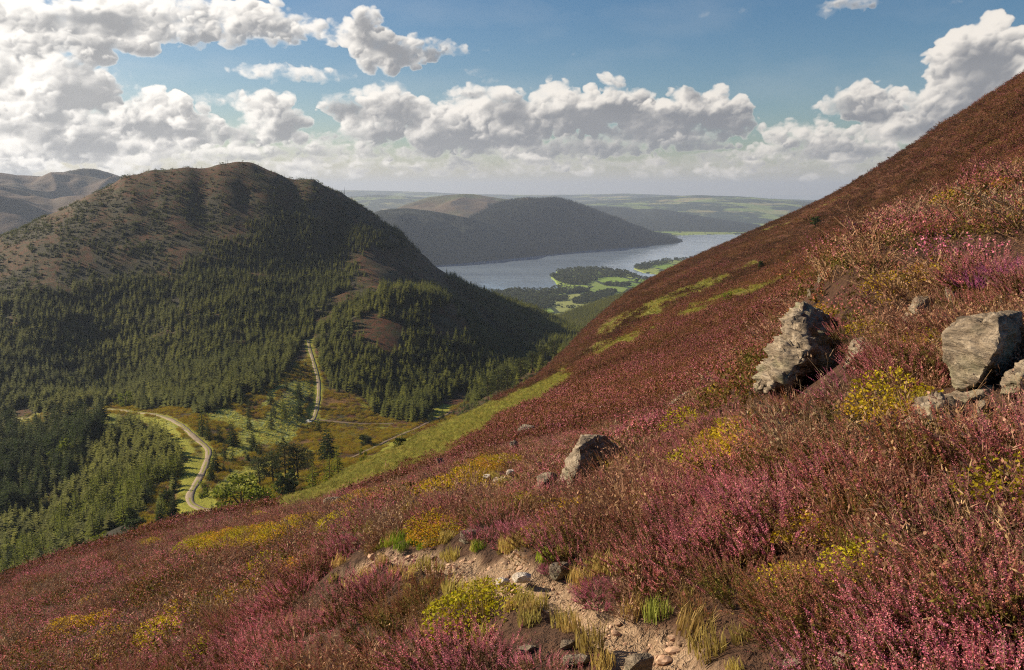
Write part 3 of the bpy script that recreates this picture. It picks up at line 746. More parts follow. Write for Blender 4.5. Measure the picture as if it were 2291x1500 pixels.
ve = m.n('ShaderNodeTexVoronoi', feature='DISTANCE_TO_EDGE'); ve.inputs['Scale'].default_value = .0045; ve.inputs['Randomness'].default_value = .85; m.l(mp.outputs[0], ve.inputs['Vector'])
hedge = m.math('MULTIPLY', m.math('LESS_THAN', ve.outputs[0], .035), m.math('GREATER_THAN', m.noise(.01, 3), .42))
wood = m.math('GREATER_THAN', m.noise(.0013, 5, .65), .53)
mk = m.sep(m.attr('mask', 'Color'))
c = m.mix(m.ramp(m.noise(.02, 4), [(.3, 0), (.7, .35)]), fieldc, (.12, .15, .03))
c = m.mix(hedge, c, (.025, .04, .012))
c = m.mix(m.math('MULTIPLY', wood, mk[0]), c, (.020, .034, .014))
m.col(c); M_farm = m.m
me = mesh_np('farmland', np.stack([X, Y, zl], -1).reshape(-1, 3), grid_faces(*A.shape)[:, ::-1], M_farm)
attr(me, 'mask', np.stack([far, lm, lm, lm], -1), 'FLOAT_COLOR'); tag(link('farmland', me), kind='structure')

def ridge(name, sil, front, mat, zf=None, back=1.4, amp=30., nr=160, na=420, fs=.0011, pw=1.0, attrs=None, crest=12):
    """a fell: crest points (photo x, y, distance), foot points (photo x, y on the lake's level, or distance)"""
    A_ = []; Zc = []; Rc = []
    for a, b, r in sil:
        az, t = ray(a, b); r = r or LAKE/float(t)*1.004; A_.append(float(az)); Zc.append(float(t)*r); Rc.append(r)
    Af = []; Rf = []
    for a, b in front:
        if b < 1000: az, t = ray(a, b); Rf.append(LAKE/float(t))
        else: az, _ = ray(a, 600); Rf.append(b)
        Af.append(float(az))
    az = np.linspace(A_[0], A_[-1], na); zc = np.interp(az, A_, Zc); rc = np.interp(az, A_, Rc); rf = np.interp(az, Af, Rf)
    k = np.hanning(9)[1:-1]; k /= k.sum(); sm_ = lambda q: np.convolve(np.pad(q, 3, 'edge'), k, 'valid')
    zc, rc, rf = sm_(zc), sm_(rc), sm_(rf); rf = np.minimum(rf, rc*.985)
    base = LAKE-6 if zf is None else zf
    u = np.r_[np.linspace(-.08, 1, nr), np.linspace(1, 2, nr//2)[1:]]
    Au, U = np.meshgrid(az, u); ZC = zc[None]; RC = rc[None]; RF = rf[None]
    Rr = np.where(U <= 1, RF+(RC-RF)*U, RC*(1+(back-1)*(U-1)))
    h = np.where(U <= 1, np.sin(np.clip(U, 0, 1)*math.pi/2)**pw, np.cos(np.clip(U-1, 0, 1)*math.pi/2)**1.5)
    X = Rr*np.sin(Au); Y = Rr*np.cos(Au)
    nz = fbm(X*fs, Y*fs, 5, .55); rg = -np.abs(pn(X*fs*2.3+9, Y*fs*2.3))
    env = np.clip(h, 0, 1)*np.clip(1-np.abs(U-1)*0, 0, 1)*(1-np.exp(-((U-1)/.12)**2)*.85)
    H_ = np.maximum(ZC-base, 2)
    bs = np.where(U <= 1, base, base+(LAKE-12-base)*np.clip(U-1, 0, 1)**.5); Z = bs+H_*h+amp*np.minimum(1, H_/120)*env*(nz*.7+rg*.9)+np.where(U < 0, -30*(-U)*5, 0)
    Z = Z+crest*.15*pn(X*.01, Y*.01)*h
    me = mesh_np(name, np.stack([X, Y, Z], -1).reshape(-1, 3), grid_faces(*Au.shape)[:, ::-1], mat)
    tag(link(name, me), kind='structure'); return me, X, Y, Z, U
m = NT('wooded_fell')
n1 = m.noise(.02, 5, .75); n2 = m.noise(.0016, 4, .55)
gz = m.n('ShaderNodeSeparateXYZ'); m.l(m.pos(), gz.inputs[0])
hi_ = m.math('ADD', m.math('MULTIPLY', gz.outputs[2], .006), m.math('ADD', m.math('MULTIPLY', n2, 1.2), .30), True)
c = m.mix(m.ramp(hi_, [(.45, 0), (.62, 1)]), m.ramp(n1, [(.35, (.008, .013, .009)), (.65, (.022, .028, .016))]), m.ramp(n1, [(.3, (.12, .075, .035)), (.7, (.22, .14, .06))]))
m.col(c); m.bump(n1, 1, 14); M_wooded = m.m
m = NT('forest_floor'); m.col(m.ramp(m.noise(.1, 4), [(.3, (.03, .04, .012)), (.7, (.09, .10, .025))])); M_wooded2 = m.m
m = NT('bracken_fell'); n1 = m.noise(.006, 6, .7); n2 = m.noise(.0014, 4, .6)
c = m.mix(m.ramp(n2, [(.45, 0), (.6, 1)]), m.ramp(n1, [(.3, (.065, .042, .022)), (.7, (.135, .088, .045))]), m.ramp(n1, [(.3, (.045, .055, .02)), (.7, (.09, .10, .035))]))
m.col(c); m.bump(n1, 1, 10); M_brack = m.m
m = NT('heather_fell'); n1 = m.noise(.005, 6, .7); n2 = m.noise(.0014, 4, .6)
c = m.mix(m.ramp(n2, [(.45, 0), (.6, 1)]), m.ramp(n1, [(.3, (.050, .028, .022)), (.7, (.11, .062, .038))]), m.ramp(n1, [(.3, (.035, .028, .020)), (.7, (.07, .055, .03))]))
m.col(c); m.bump(n1, 1, 10); M_leftf = m.m
m = NT('distant_country'); n1 = m.noise(.0016, 6, .7); v = m.voro(.0022, 'Color'); 
c = m.mix(m.ramp(n1, [(.42, 0), (.50, 1)]), m.ramp(m.sep(v)[0], [(0, (.14, .20, .05)), (.5, (.22, .27, .08)), (1, (.28, .24, .12))]), (.03, .045, .025))
m.col(c); M_dist = m.m
# hill across the lake: dark wooded main mass, spur on its left, brown fell behind
ridge('wooded_fell', [(1020,500,4900),(1060,483,5200),(1090,466,5400),(1120,453,5500),(1160,448,5600),(1215,445,5700),(1240,445,5750),(1280,452,5850),(1300,460,5950),(1350,480,6050),(1400,499,6150),(1450,516,6250),(1500,531,6300),(1530,539,None),(1548,543.5,None)],
      [(1020,591),(1100,584),(1200,574),(1300,563),(1400,556),(1480,550),(1540,545),(1550,543)], M_wooded, amp=70, back=1.25)
ridge('wooded_spur', [(780,500,4300),(850,470,4500),(880,465,4550),(915,464,4600),(960,468,4600),(1000,475,4600),(1040,484,4600),(1080,494,4700),(1120,508,4800),(1180,530,4950),(1240,552,5050),(1285,565,None)],
      [(780,615),(1010,592),(1100,584),(1200,574),(1290,564)], M_wooded, amp=60, back=1.3)
ridge('brown_fell', [(840,490,6600),(880,470,6800),(910,456,6900),(935,448,6950),(960,441,7000),(1000,435,7000),(1040,433,7000),(1075,436,7000),(1100,441,7000),(1150,447,7000),(1250,455,7000),(1340,470,7000),(1400,490,7000)],
      [(840,5200),(1400,5600)], M_brack, zf=-330, amp=50, back=1.2, pw=.8)
ridge('left_fells', [(-420,360,5400),(-200,366,5200),(-60,372,5000),(0,379,5000),(30,384,5000),(60,389,5100),(110,393,5300),(150,387,5400),(175,383,5400),(200,382,5400),(240,385,5400),(265,392,5350),(300,404,5300),(380,440,5300),(480,470,5400)],
      [(-420,2400),(480,2800)], M_leftf, zf=-360, amp=150, back=1.3, pw=.8, fs=.0009)
ridge('near_ranges', [(1180,470,8800),(1250,455,9000),(1300,460,9300),(1370,463,9500),(1430,468,9400),(1480,468,9300),(1520,474,9200),(1560,482,9000),(1620,492,8800),(1700,505,8600)],
      [(1180,7600),(1700,7600)], M_wooded, zf=-372, amp=30, back=1.2)
ridge('middle_ranges', [(700,450,12500),(785,441,12500),(850,436,12500),(930,441,12500),(1150,450,12500),(1300,452,13000),(1420,444,13500),(1480,440,13600),(1560,437,13600),(1640,439,13600),(1700,443,13500),(1760,447,13400),(1835,453,13300),(1950,462,13200),(2100,470,13000)],
      [(700,9500),(2100,9500)], M_dist, zf=-365, amp=50, back=1.25, fs=.0006)
ridge('far_ranges', [(600,430,19000),(785,425.5,19000),(880,428,19000),(960,430,19000),(1040,434,19000),(1150,436,19000),(1250,436,19000),(1330,435,19000),(1400,433,19000),(1460,435,19000),(1560,440,19000),(1800,447,19000),(2300,455,19000)],
      [(600,14500),(2300,14500)], M_dist, zf=-360, amp=30, back=1.2, fs=.0005)
ridge('forested_foothill', [(1130,752,1650),(1170,740,1750),(1200,728,1800),(1250,712,1850),(1300,694,1900),(1340,680,1930),(1380,667,1950),(1440,650,2000),(1520,625,2100),(1700,570,2200)],
      [(1130,1280),(1700,1280)], M_wooded2, zf=-300, amp=3, back=1.35, fs=.004, na=260, crest=0)
# woods and hedgerow trees of the far shore
def place_far(n, cond, hlo, hhi, t0=-.235, t1=-.05, a0=-.05, a1=.34):
    A_ = rng.uniform(a0, a1, n*3); R_ = LAKE/rng.uniform(t0, t1, n*3); x, y = R_*np.sin(A_), R_*np.cos(A_); px, py = pix(x, y, LAKE)
    k = cond(px, py, x, y); return x[k][:n], y[k][:n], np.full(k.sum(), LAKE+2.)[:n]
HEAD = [(1234,622),(1250,609),(1292,604),(1340,603),(1400,611),(1430,622),(1405,622),(1360,622),(1335,628),(1310,640),(1275,640),(1250,632)]
WOOD = [(1112,658),(1165,655),(1235,653),(1245,662),(1240,676),(1200,680),(1150,678),(1105,680)]
WOODB = [(1420,600),(1440,593),(1500,584),(1510,588),(1470,597),(1450,606),(1425,606)]
def cw(px, py, x, y):
    w = 3*pn(px*.08, py*.1)
    a = inpoly(px+w, py+w*.5, HEAD) | inpoly(px+w, py+w*.5, WOOD) | inpoly(px+w, py+w*.3, WOODB)
    line = landmask(px, py) & (np.abs(pn(x*.004+3, y*.004)) < .022) & (pn(x*.01, y*.01) > -.15) & (py < 700)
    cl = landmask(px, py) & (fbm(x*.006+1, y*.006, 2) > .85)
    shore = landmask(px, py) & ~landmask(px, py-2.5) & (py > 560)
    wl = ell(px, py, [(1280,655,40,4),(1330,668,50,8,-15),(1190,692,50,9,-10),(1380,640,30,3),(1250,672,20,5)]) > .5
    bk = (py > 690) & (px < 1320) & (fbm(x*.006, y*.006, 2) > .45)
    return a | line | cl | shore | wl | bk
x, y, z = place_far(15000, cw, 0, 0)
n = len(x); hh = rng.uniform(7, 14, n)*(1+np.hypot(x, y)/14000)
M_copse = leafmat('copse', (.030, .045, .014), (.085, .11, .03), alt=(.12, .13, .04))
pro = []
for sd in range(3):
    cr, tr = broadleaf(300+sd, n=160, leaf=.09, w=.62, blobs=8, crown0=.0, flat=1.1); pro.append(cr.mesh('copse_%d' % sd, [M_copse]))
tag(scatter('lakeside_woods', pro, np.c_[x, y, z], rots(n, .03), np.c_[hh*1.3, hh*1.3, hh], rng.integers(0, 3, n), rng.random(n)), kind='stuff')
# conifers of the foothill on the right and of the fell's skyline
o = bpy.data.objects['forested_foothill']; vv = np.empty(len(o.data.vertices)*3, np.float32); o.data.vertices.foreach_get('co', vv); vv = vv.reshape(-1, 3)
r_ = np.hypot(vv[:, 0], vv[:, 1]); vv = vv[(r_ > 1290) & (r_ < 2150)]
pk = np.repeat(vv, 1, 0)[rng.random(len(vv)) < .9]; j = np.concatenate([pk, pk+np.c_[rng.normal(0, 3, (len(pk), 2)), np.zeros(len(pk))]]); n = len(j)
j[:, :2] += rng.normal(0, 2.5, (n, 2)); hh = rng.uniform(9, 14, n)
tag(scatter('foothill_conifers', protos[:5], j, rots(n, .03), np.c_[hh*1.25, hh*1.25, hh], rng.integers(0, 5, n), np.clip(.85+.5*fbm(j[:, 0]*.01, j[:, 1]*.01, 3), 0, 1)), kind='stuff')
o = bpy.data.objects['wooded_fell']; vv = np.empty(len(o.data.vertices)*3, np.float32); o.data.vertices.foreach_get('co', vv); vv = vv.reshape(-1, 3)
px, py = pix(*vv.T); r_ = np.hypot(vv[:, 0], vv[:, 1]); k = (r_ < 6500) & (vv[:, 2] > LAKE+8); vv = vv[k]; vv = vv[rng.random(len(vv)) < .30]; vv[:, :2] += rng.normal(0, 8, (len(vv), 2)); n = len(vv)
hh = rng.uniform(10, 20, n)
M_dark = leafmat('fell_needles', (.008, .014, .008), (.022, .030, .014)); fp = [q.copy() for q in protos[:5]]
for q in fp: q.materials.clear(); q.materials.append(M_dark)
tag(scatter('fell_conifers', fp, vv, rots(n, .03), np.c_[hh*1.6, hh*1.6, hh], rng.integers(0, 5, n), rng.random(n)*.3), kind='stuff')
# ------------------------------------------------------------------ rocks: each a solid from its corner points, weathered
import bmesh
m = NT('rock'); tc_ = m.n('ShaderNodeTexCoord').outputs['Object']
mp = m.n('ShaderNodeMapping'); mp.inputs['Rotation'].default_value = (.3, .9, .5); mp.inputs['Scale'].default_value = (1, 1, 3.2); m.l(tc_, mp.inputs[0])
a1 = m.noise(3.5, 8, .68, mp.outputs[0], 1.2); a2 = m.noise(16, 6, .7, mp.outputs[0], .6); a3 = m.noise(2.1, 3, .5, tc_)
c = m.ramp(a1, [(.34, (.055, .042, .032)), (.44, (.20, .155, .115)), (.56, (.33, .265, .20)), (.72, (.48, .41, .33))])
c = m.mix(m.ramp(a2, [(.36, .85), (.5, 0)]), c, (.10, .082, .068))
c = m.mix(m.ramp(a3, [(.52, 0), (.64, .45)]), c, (.24, .25, .15))
m.col(c).rough(.92); hh_ = m.math('ADD', a1, m.math('MULTIPLY', a2, .35)); m.bump(hh_, .9, .05); M_rock = m.m
m = NT('quartz_rock'); tc_ = m.n('ShaderNodeTexCoord').outputs['Object']; a1 = m.noise(14, 6, .7, tc_)
m.col(m.ramp(a1, [(.3, (.22, .18, .15)), (.5, (.55, .48, .42)), (.7, (.72, .67, .62))])).rough(.9); m.bump(a1, .8, .02); M_quartz = m.m
ROCKS = []
def rock(name, pts, r, label, mat=None, cat='boulder', rough=1., seed=0, layers=3.5, group=None):
    """pts: (photo x, y, depth offset in m)"""
    P = np.array([world(a, b, r+d) for a, b, d in pts])
    c = P.mean(0); size = np.ptp(P, axis=0).max()
    bm = bmesh.new(); vs = [bm.verts.new(p-c) for p in P]
    h = bmesh.ops.convex_hull(bm, input=vs)
    junk = [g for g in h['geom_interior']+h['geom_unused'] if isinstance(g, bmesh.types.BMVert)]
    bmesh.ops.delete(bm, geom=list(set(junk)), context='VERTS')
    bmesh.ops.triangulate(bm, faces=bm.faces[:])
    for k in range(7):
        ls = size/44
        ed = [e for e in bm.edges if e.calc_length() > ls]
        if not ed or len(bm.verts) > 14000: break
        bmesh.ops.subdivide_edges(bm, edges=ed, cuts=1, use_grid_fill=True); bmesh.ops.triangulate(bm, faces=bm.faces[:])
        if k == 1: bmesh.ops.smooth_vert(bm, verts=bm.verts[:], factor=.10, use_axis_x=True, use_axis_y=True, use_axis_z=True)
    bm.normal_update(); bmesh.ops.recalc_face_normals(bm, faces=bm.faces[:])
    co = np.array([v.co[:] for v in bm.verts]); no = np.array([v.normal[:] for v in bm.verts])
    q = co/size*3.2+seed*3.7
    s1 = fbm(q[:, 0]*1.3+q[:, 2]*.7, q[:, 1]*1.3-q[:, 2]*.9, 4, .55); u = q[:, 2]*.8+q[:, 0]*.45
    st = fbm(u*layers+.6*s1, q[:, 1]*.7+3, 4, .6)
    chip = np.abs(pn(q[:, 0]*2.1+q[:, 1]*1.3, q[:, 2]*2.1+4))
    cr_ = np.abs(fbm(q[:, 0]*1.1+q[:, 2]*1.9+2, q[:, 1]*1.2-q[:, 2]*.6, 3)); dsp = size*rough*(.014*s1+.024*st-.16*np.maximum(0, .10-cr_)-.045*np.maximum(0, .12-chip)*2+.012*fbm(q[:, 0]*7+q[:, 1]*5, q[:, 2]*7, 3))
    co = co+no*dsp[:, None]
    fc = np.array([[v.index for v in f.verts] for f in bm.faces]); bm.free()
    o = link(name, mesh_np(name, co, fc, mat or M_rock, False), loc=c)
    tag(o, label, cat, group); rc = math.hypot(c[0], c[1]); ROCKS.append((c[0], c[1], size*.21)); q_ = (.30*size+.10)/rc; ROCKS.append((c[0]*(1-q_), c[1]*(1-q_), size*.20+.09)); return o
def auto(cx, by, w, h, label, name='rock', mat=None, cat='rock', seed=1, lean=0., r=None, sink=.25, group=None, rough=1.):
    """a smaller stone filling a box of the photograph"""
    g = np.random.default_rng(seed)
    if r is None: r = hit(h1, cx, by, 2.4, 600)[1]
    s_ = r/F; pts = []
    for i in range(14):
        a = i/14*2*math.pi; ex = math.copysign(abs(math.cos(a))**.7, math.cos(a)); ey = math.copysign(abs(math.sin(a))**.7, math.sin(a))
        x = cx+ex*w/2*g.uniform(.82, 1.05)+lean*(-ey)*h*.3; y = by-h*.5-ey*h*.5*g.uniform(.8, 1.05) + (h*sink if ey < 0 else 0)
        d = g.uniform(-.3, .5)*w*s_*(.9 if ey < 0 else .5); pts.append((x, y, d+.15*w*s_))
    pts += [(cx+g.uniform(-.25, .25)*w, by-h*.3, -.32*w*s_), (cx+g.uniform(-.2, .2)*w, by-h*.6, -.2*w*s_), (cx, by-h*.3, .8*w*s_)]
    return rock(name, pts, r, label, mat, cat, rough, seed, group=group)
R1 = hit(h1, 1760, 868, 2.4)[1]*.99
rock('rock_outcrop', [(1688,868,-.25),(1712,880,-.5),(1745,845,-.55),(1800,800,-.5),(1832,770,-.1),(1700,830,.1),(1722,775,.2),(1752,728,.3),(1785,680,.4),(1797,672,.45),(1822,684,.5),(1846,705,.6),(1862,745,.35),(1860,775,.1),(1840,800,-.1),(1800,740,-.15),(1770,740,-.1),(1740,800,-.35),(1780,845,-.55),(1800,700,1.6),(1720,860,1.5),(1860,760,1.8),(1760,890,0)], R1,
     'biggest rock outcrop, a pale tilted slab above the path rising to a point', rough=1.6, seed=1, cat='rock outcrop', layers=8)
auto(1835, 820, 90, 52, 'low rugged rock shelf joined to the right foot of the biggest outcrop', 'rock_ledge', seed=11, lean=.6, r=R1*.98)
rock('rock_slab', [(1892,825,0),(1935,815,-.1),(1945,775,.1),(1930,760,.25),(1905,768,.2),(1895,790,.05),(1915,790,-.2),(1900,835,.5),(1950,800,.8),(1920,770,.9)], hit(h1, 1915, 825)[1]*.99, 'small upright pale slab between the biggest outcrop and the big square boulder', cat='rock', seed=2, rough=1.3)
R2 = hit(h1, 2180, 872, 2.4)[1]*.985
rock('boulder', [(2108,742,.05),(2122,728,.15),(2150,714,.25),(2190,706,.3),(2225,704,.1),(2232,712,-.12),(2240,760,-.18),(2222,800,-.2),(2205,835,-.16),(2178,868,-.12),(2138,872,0),(2128,835,0),(2122,790,0),(2112,762,.02),
     (2285,700,.45),(2290,730,.5),(2288,790,.6),(2260,850,.5),(2230,700,.9),(2150,715,.9),(2140,870,.8),(2240,870,.7)], R2, 'big square boulder at the right edge with a sunlit left face and dark right face', rough=.75, seed=3, layers=2.5)
R3 = hit(h1, 2100, 955, 2.4)[1]*.99
rock('boulder', [(2024,955,0),(2040,925,.05),(2060,895,.12),(2085,878,.2),(2098,880,.1),(2115,895,0),(2125,925,-.05),(2110,950,-.15),(2070,965,-.12),(2150,915,.25),(2165,930,.2),(2150,945,.05),(2060,900,.7),(2150,940,.7),(2040,950,.6),(2080,920,-.14)], R3,
     'knobbly pointed boulder just below the big square one', rough=1.4, seed=4)
rock('rock_slab', [(2110,884,.3),(2160,872,.25),(2215,862,.2),(2228,866,.15),(2225,885,.1),(2195,905,.05),(2150,915,.1),(2200,865,.7),(2120,890,.8),(2225,890,.7),(2170,890,0)], R3*1.03, 'long flat slab lying under the foot of the big square boulder', cat='rock', seed=5, rough=.7)
auto(2200, 925, 34, 32, 'small dark block tucked against the right end of the long flat slab', seed=12, r=R3*.99)
rock('boulder', [(2235,850,.1),(2262,828,.1),(2300,806,.15),(2330,815,.2),(2330,880,0),(2280,880,-.1),(2240,885,0),(2238,865,0),(2300,820,.6),(2250,880,.6),(2285,845,-.12)], hit(h1, 2270, 885)[1]*.98, 'pale boulder cut off by the right edge of the picture', rough=1.1, seed=6)
rock('rock_slab', [(2018,722,0),(2030,690,.15),(2050,660,.3),(2085,658,.35),(2098,680,.3),(2085,715,.1),(2060,728,-.1),(2050,690,-.02),(2040,730,.7),(2095,700,.9)], hit(h1, 2055, 725)[1]*.99, 'greenish slab half buried in heather, up left of the big square boulder', cat='rock', seed=7, rough=1.1)
auto(2134, 686, 30, 46, 'pale sliver of rock pointing up above the big square boulder', seed=13, lean=.9)
R4 = hit(h1, 1280, 1092, 2.4)[1]
rock('boulder', [(1244,1096,0),(1252,1072,.05),(1262,1040,.15),(1282,1002,.3),(1296,984,.35),(1300,974,.4),(1340,972,.5),(1352,975,.55),(1362,1000,.5),(1398,1010,.8),(1385,1025,.6),(1345,1040,.3),(1302,1050,-.05),(1290,1080,-.2),(1270,1098,-.25),(1296,1000,0),(1300,1030,-.12),(1340,980,1.2),(1290,1090,1.1),(1390,1040,1.2),(1340,1075,.5)], R4,
     'wedge shaped boulder standing in the middle of the slope, dark top and sunlit left edge', rough=.8, seed=8, layers=2.5)
auto(1225, 1092, 48, 36, 'low rounded rock at the left foot of the wedge shaped boulder', seed=14, r=R4*.99)
auto(1452, 1088, 44, 26, 'low pale rock in the heather, right and below the wedge shaped boulder', seed=15)
auto(1376, 1122, 20, 18, 'small pale stone below the wedge shaped boulder', seed=16)
rock('rock_slab', [(1484,918,0),(1500,900,.05),(1520,884,.1),(1546,872,.2),(1540,886,.15),(1520,905,0),(1498,920,-.05),(1515,895,-.1),(1540,880,.6),(1490,918,.5)], hit(h1, 1510, 918)[1], 'thin pale slab lying aslant in the heather among yellow plants', cat='rock', seed=9)
auto(1348, 926, 22, 18, 'small whitish stone on the slope behind the wedge shaped boulder', seed=17, mat=M_quartz)
auto(1180, 985, 46, 36, 'dark rough rock with a pale cap on the brow of the slope', seed=18)
auto(1150, 1010, 22, 24, 'small dark rock just below the dark rough one on the brow', seed=19)
auto(988, 1052, 20, 28, 'narrow dark stone standing upright in the heather', seed=20, lean=.5)
auto(748, 1140, 50, 30, 'pale grey rock by the bracken edge, left part of the slope', seed=21, sink=.1)
auto(1050, 1214, 48, 30, 'dark rock beside the path below the yellow plants', seed=22)
auto(1806, 1022, 56, 38, 'grey rock nearly hidden in dead heather, centre right', seed=23)
auto(1838, 634, 20, 24, 'pale rock tip on the brow at the left end of the crag, upper one', seed=24, r=12.6)
auto(1812, 664, 14, 18, 'pale rock tip on the brow at the left end of the crag, lower one', seed=25, r=12.4)
auto(1168, 1300, 44, 20, 'flat whitish slab on the path, larger of the two', 'path_stone', M_quartz, 'stone', 26)
auto(1125, 1308, 32, 16, 'flat whitish slab on the path, smaller of the two', 'path_stone', M_quartz, 'stone', 27)
auto(1252, 1290, 52, 34, 'grey rock half covered by heather at the right edge of the path', seed=28)
auto(1090, 1075, 24, 14, 'leftmost white stone on the upper bit of path', 'path_stone', M_quartz, 'stone', 29)
auto(1120, 1082, 34, 16, 'largest white stone on the upper bit of path', 'path_stone', M_quartz, 'stone', 30)
auto(1142, 1062, 20, 12, 'small white stone behind the largest one on the upper bit of path', 'path_stone', M_quartz, 'stone', 31)
auto(1080, 1100, 18, 9, 'tiny white stone lowest on the upper bit of path', 'path_stone', M_quartz, 'stone', 32)
auto(1272, 1452, 40, 22, 'brown stone in the bank left of the path', seed=33)
auto(1290, 1490, 70, 26, 'dark flat rock in the bank at the bottom of the picture', seed=34)
auto(1430, 1500, 70, 40, 'rounded dark rock on the path at the bottom of the picture', seed=35)
auto(1900, 1500, 110, 44, 'brown rock under the heather at the bottom edge, right of the path', seed=36)
auto(1778, 1496, 60, 24, 'small brown rock at the bottom edge, left of the larger one', seed=37)
auto(1180, 1462, 44, 20, 'stone lying in yellow plants at the bottom left of the path', seed=38)
def off_rocks(x, y):
    k = np.ones(np.shape(x), bool)
    for a, b, s_ in ROCKS: k &= np.hypot(x-a, y-b) > s_
    return k

# ------------------------------------------------------------------ heather, bilberry, bracken, grass
def vegmat(name, lo, hi, dry_lo, dry_hi, tr=.3, sc=30, hue=.04, inst=True):
    m = NT(name); n = m.noise(sc, 2, .6)
    a = m.ramp(n, [(.3, lo), (.7, hi)]); b = m.ramp(n, [(.3, dry_lo), (.7, dry_hi)])
    c = m.mix(m.attr('tint', 'Fac', True), b, a) if inst else a
    hs = m.n('ShaderNodeHueSaturation'); m.l(c, hs.inputs['Color']); hs.inputs['Value'].default_value = 1.05
    if inst: m.l(m.math('ADD', m.math('MULTIPLY', m.attr('tone', 'Fac', True), .85), .72), hs.inputs['Value'])
    m.l(m.math('ADD', m.math('MULTIPLY', m.rnd(), hue), .5-hue/2), hs.inputs['Hue'])
    m.col(hs.outputs[0]).rough(.75); m.trans(hs.outputs[0], tr); return m.m
M_flow = vegmat('heather_flowers', (.40, .070, .125), (.78, .28, .36), (.16, .055, .025), (.36, .15, .075))
M_shoot = vegmat('heather_shoots', (.055, .034, .009), (.14, .080, .020), (.065, .058, .010), (.19, .145, .026))
M_twig = vegmat('heather_twigs', (.18, .105, .065), (.42, .28, .19), (.17, .085, .045), (.40, .23, .14), .15)
M_bil = vegmat('bilberry_leaves', (.19, .175, .008), (.52, .42, .02), (.28, .14, .01), (.56, .30, .022), .4, 14, .03)
M_fern = vegmat('bracken_fronds', (.17, .18, .02), (.38, .37, .07), (.24, .16, .03), (.42, .29, .07), .35)
M_grass = vegmat('grass_blades', (.13, .19, .015), (.30, .36, .04), (.34, .22, .07), (.55, .38, .15), .35)
def heather(seed, n=70, R=.19, H=.28, fol=20, flo=26, flower=(.22, .42), fs=.0040, ls=.010, stems=False, lean=1.0, fmat=0):
    g = np.random.default_rng(seed); s = Soup(); C = [[], [], []]; U = [[], [], []]; V = [[], [], []]
    for i in range(n):
        a = g.uniform(0, 6.283); q = g.uniform(0, 1)**.5; b = np.array([math.cos(a)*q*R, math.sin(a)*q*R, -.03])
        d = unit(np.array([math.cos(a)*q*lean, math.sin(a)*q*lean, 1.])+g.normal(0, .14, 3)); L = H*g.uniform(.65, 1.12)*(1.05-.22*q); bend = g.normal(0, .10, 3)*np.array([1, 1, .3])
        def pt(f): return b+d*(L*f)+bend*(L*f*f)
        fr = g.uniform(*flower); f0 = 1-fr
        k = int(flo*g.uniform(.7, 1.2)); f = f0+fr*np.linspace(0, 1, max(k, 1))
        for j, ff in enumerate(f):
            th = j*2.4; o = np.array([math.cos(th), math.sin(th), .55]); wd = fs*(1.15-.55*abs(2*(ff-f0)/fr-.8))
            p = pt(ff)+o*wd*.7; C[fmat].append(p); U[fmat].append(unit(o+g.normal(0, .25, 3))*wd*1.15); V[fmat].append(unit(np.cross(o, g.normal(size=3)))*wd*.8)
        k = int(fol*g.uniform(.7, 1.2)); f = np.sort(g.uniform(.28, f0+.08, k))
        for ff in f:
            o = unit(g.normal(size=3)+np.array([0, 0, .9])); l = ls*g.uniform(.7, 1.5)
            C[1].append(pt(ff)+o*l*.5); U[1].append(o*l); V[1].append(unit(np.cross(o, g.normal(size=3)))*l*.28)
        if stems: s.tube([pt(.05), pt(.4), pt(.75), pt(.97)], [.0016, .0013, .0010, .0005], 3, 2)
    for k in (0, 1, 2):
        if C[k]: s.tris(C[k], U[k], V[k], k)
    return s
def dead_heather(seed, n=90, H=.34, far=False):
    g = np.random.default_rng(seed); s = Soup(); C = []; U = []; V = []
    for i in range(n):
        a = g.uniform(0, 6.283); q = g.uniform(0, 1)**.5; b = np.array([math.cos(a)*q*.14, math.sin(a)*q*.14, -.03]); d = unit(np.array([math.cos(a)*q*.8, math.sin(a)*q*.8, 1.])+g.normal(0, .25, 3)); L = H*g.uniform(.45, .95)
        bend = g.normal(0, .3, 3)*np.array([1, 1, .3]); P = [b+d*L*f+bend*L*f*f for f in (0, .35, .7, 1.)]
        s.tube(P, np.array([.0022, .0017, .0012, .0006])*(2 if far else 1), 3, 2)
        for j in range(7):
            f = g.uniform(.35, 1.); p = b+d*L*f+bend*L*f*f; o = unit(d+g.normal(0, .6, 3)); l = L*g.uniform(.08, .2)
            C.append(p+o*l*.5); U.append(o*l*.6); V.append(unit(np.cross(o, g.normal(size=3)))*(.0022 if not far else .004))
            if j < 4: C.append(p+o*l); U.append(o*.012); V.append(unit(np.cross(o, g.normal(size=3)))*.006)
    s.tris(C, U, V, 2); return s
def bilberry(seed, n=750, R=.2, H=.16, ls=.0095):
    g = np.random.default_rng(seed); s = Soup(); a = g.uniform(0, 6.283, n); q = g.uniform(0, 1, n)**.5
    top = H*(1-.6*q**2)*(1+.25*np.sin(a*3+seed)); z = top*g.uniform(.35, 1.08, n)
    C = np.c_[np.cos(a)*q*R, np.sin(a)*q*R, z]; U = unit(g.normal(size=(n, 3))+np.array([0, 0, .5])); V = unit(np.cross(U, g.normal(size=(n, 3))))
    l = g.uniform(.7, 1.4, (n, 1))*ls; s.tris(C, U*l, V*l*.62, 0)
    for i in range(26):
        a_ = g.uniform(0, 6.3); q_ = g.uniform(0, .8)*R; s.tube([(math.cos(a_)*q_*.5, math.sin(a_)*q_*.5, -.02), (math.cos(a_)*q_, math.sin(a_)*q_, H*.9)], [.0018, .0008], 3, 1)
    return s
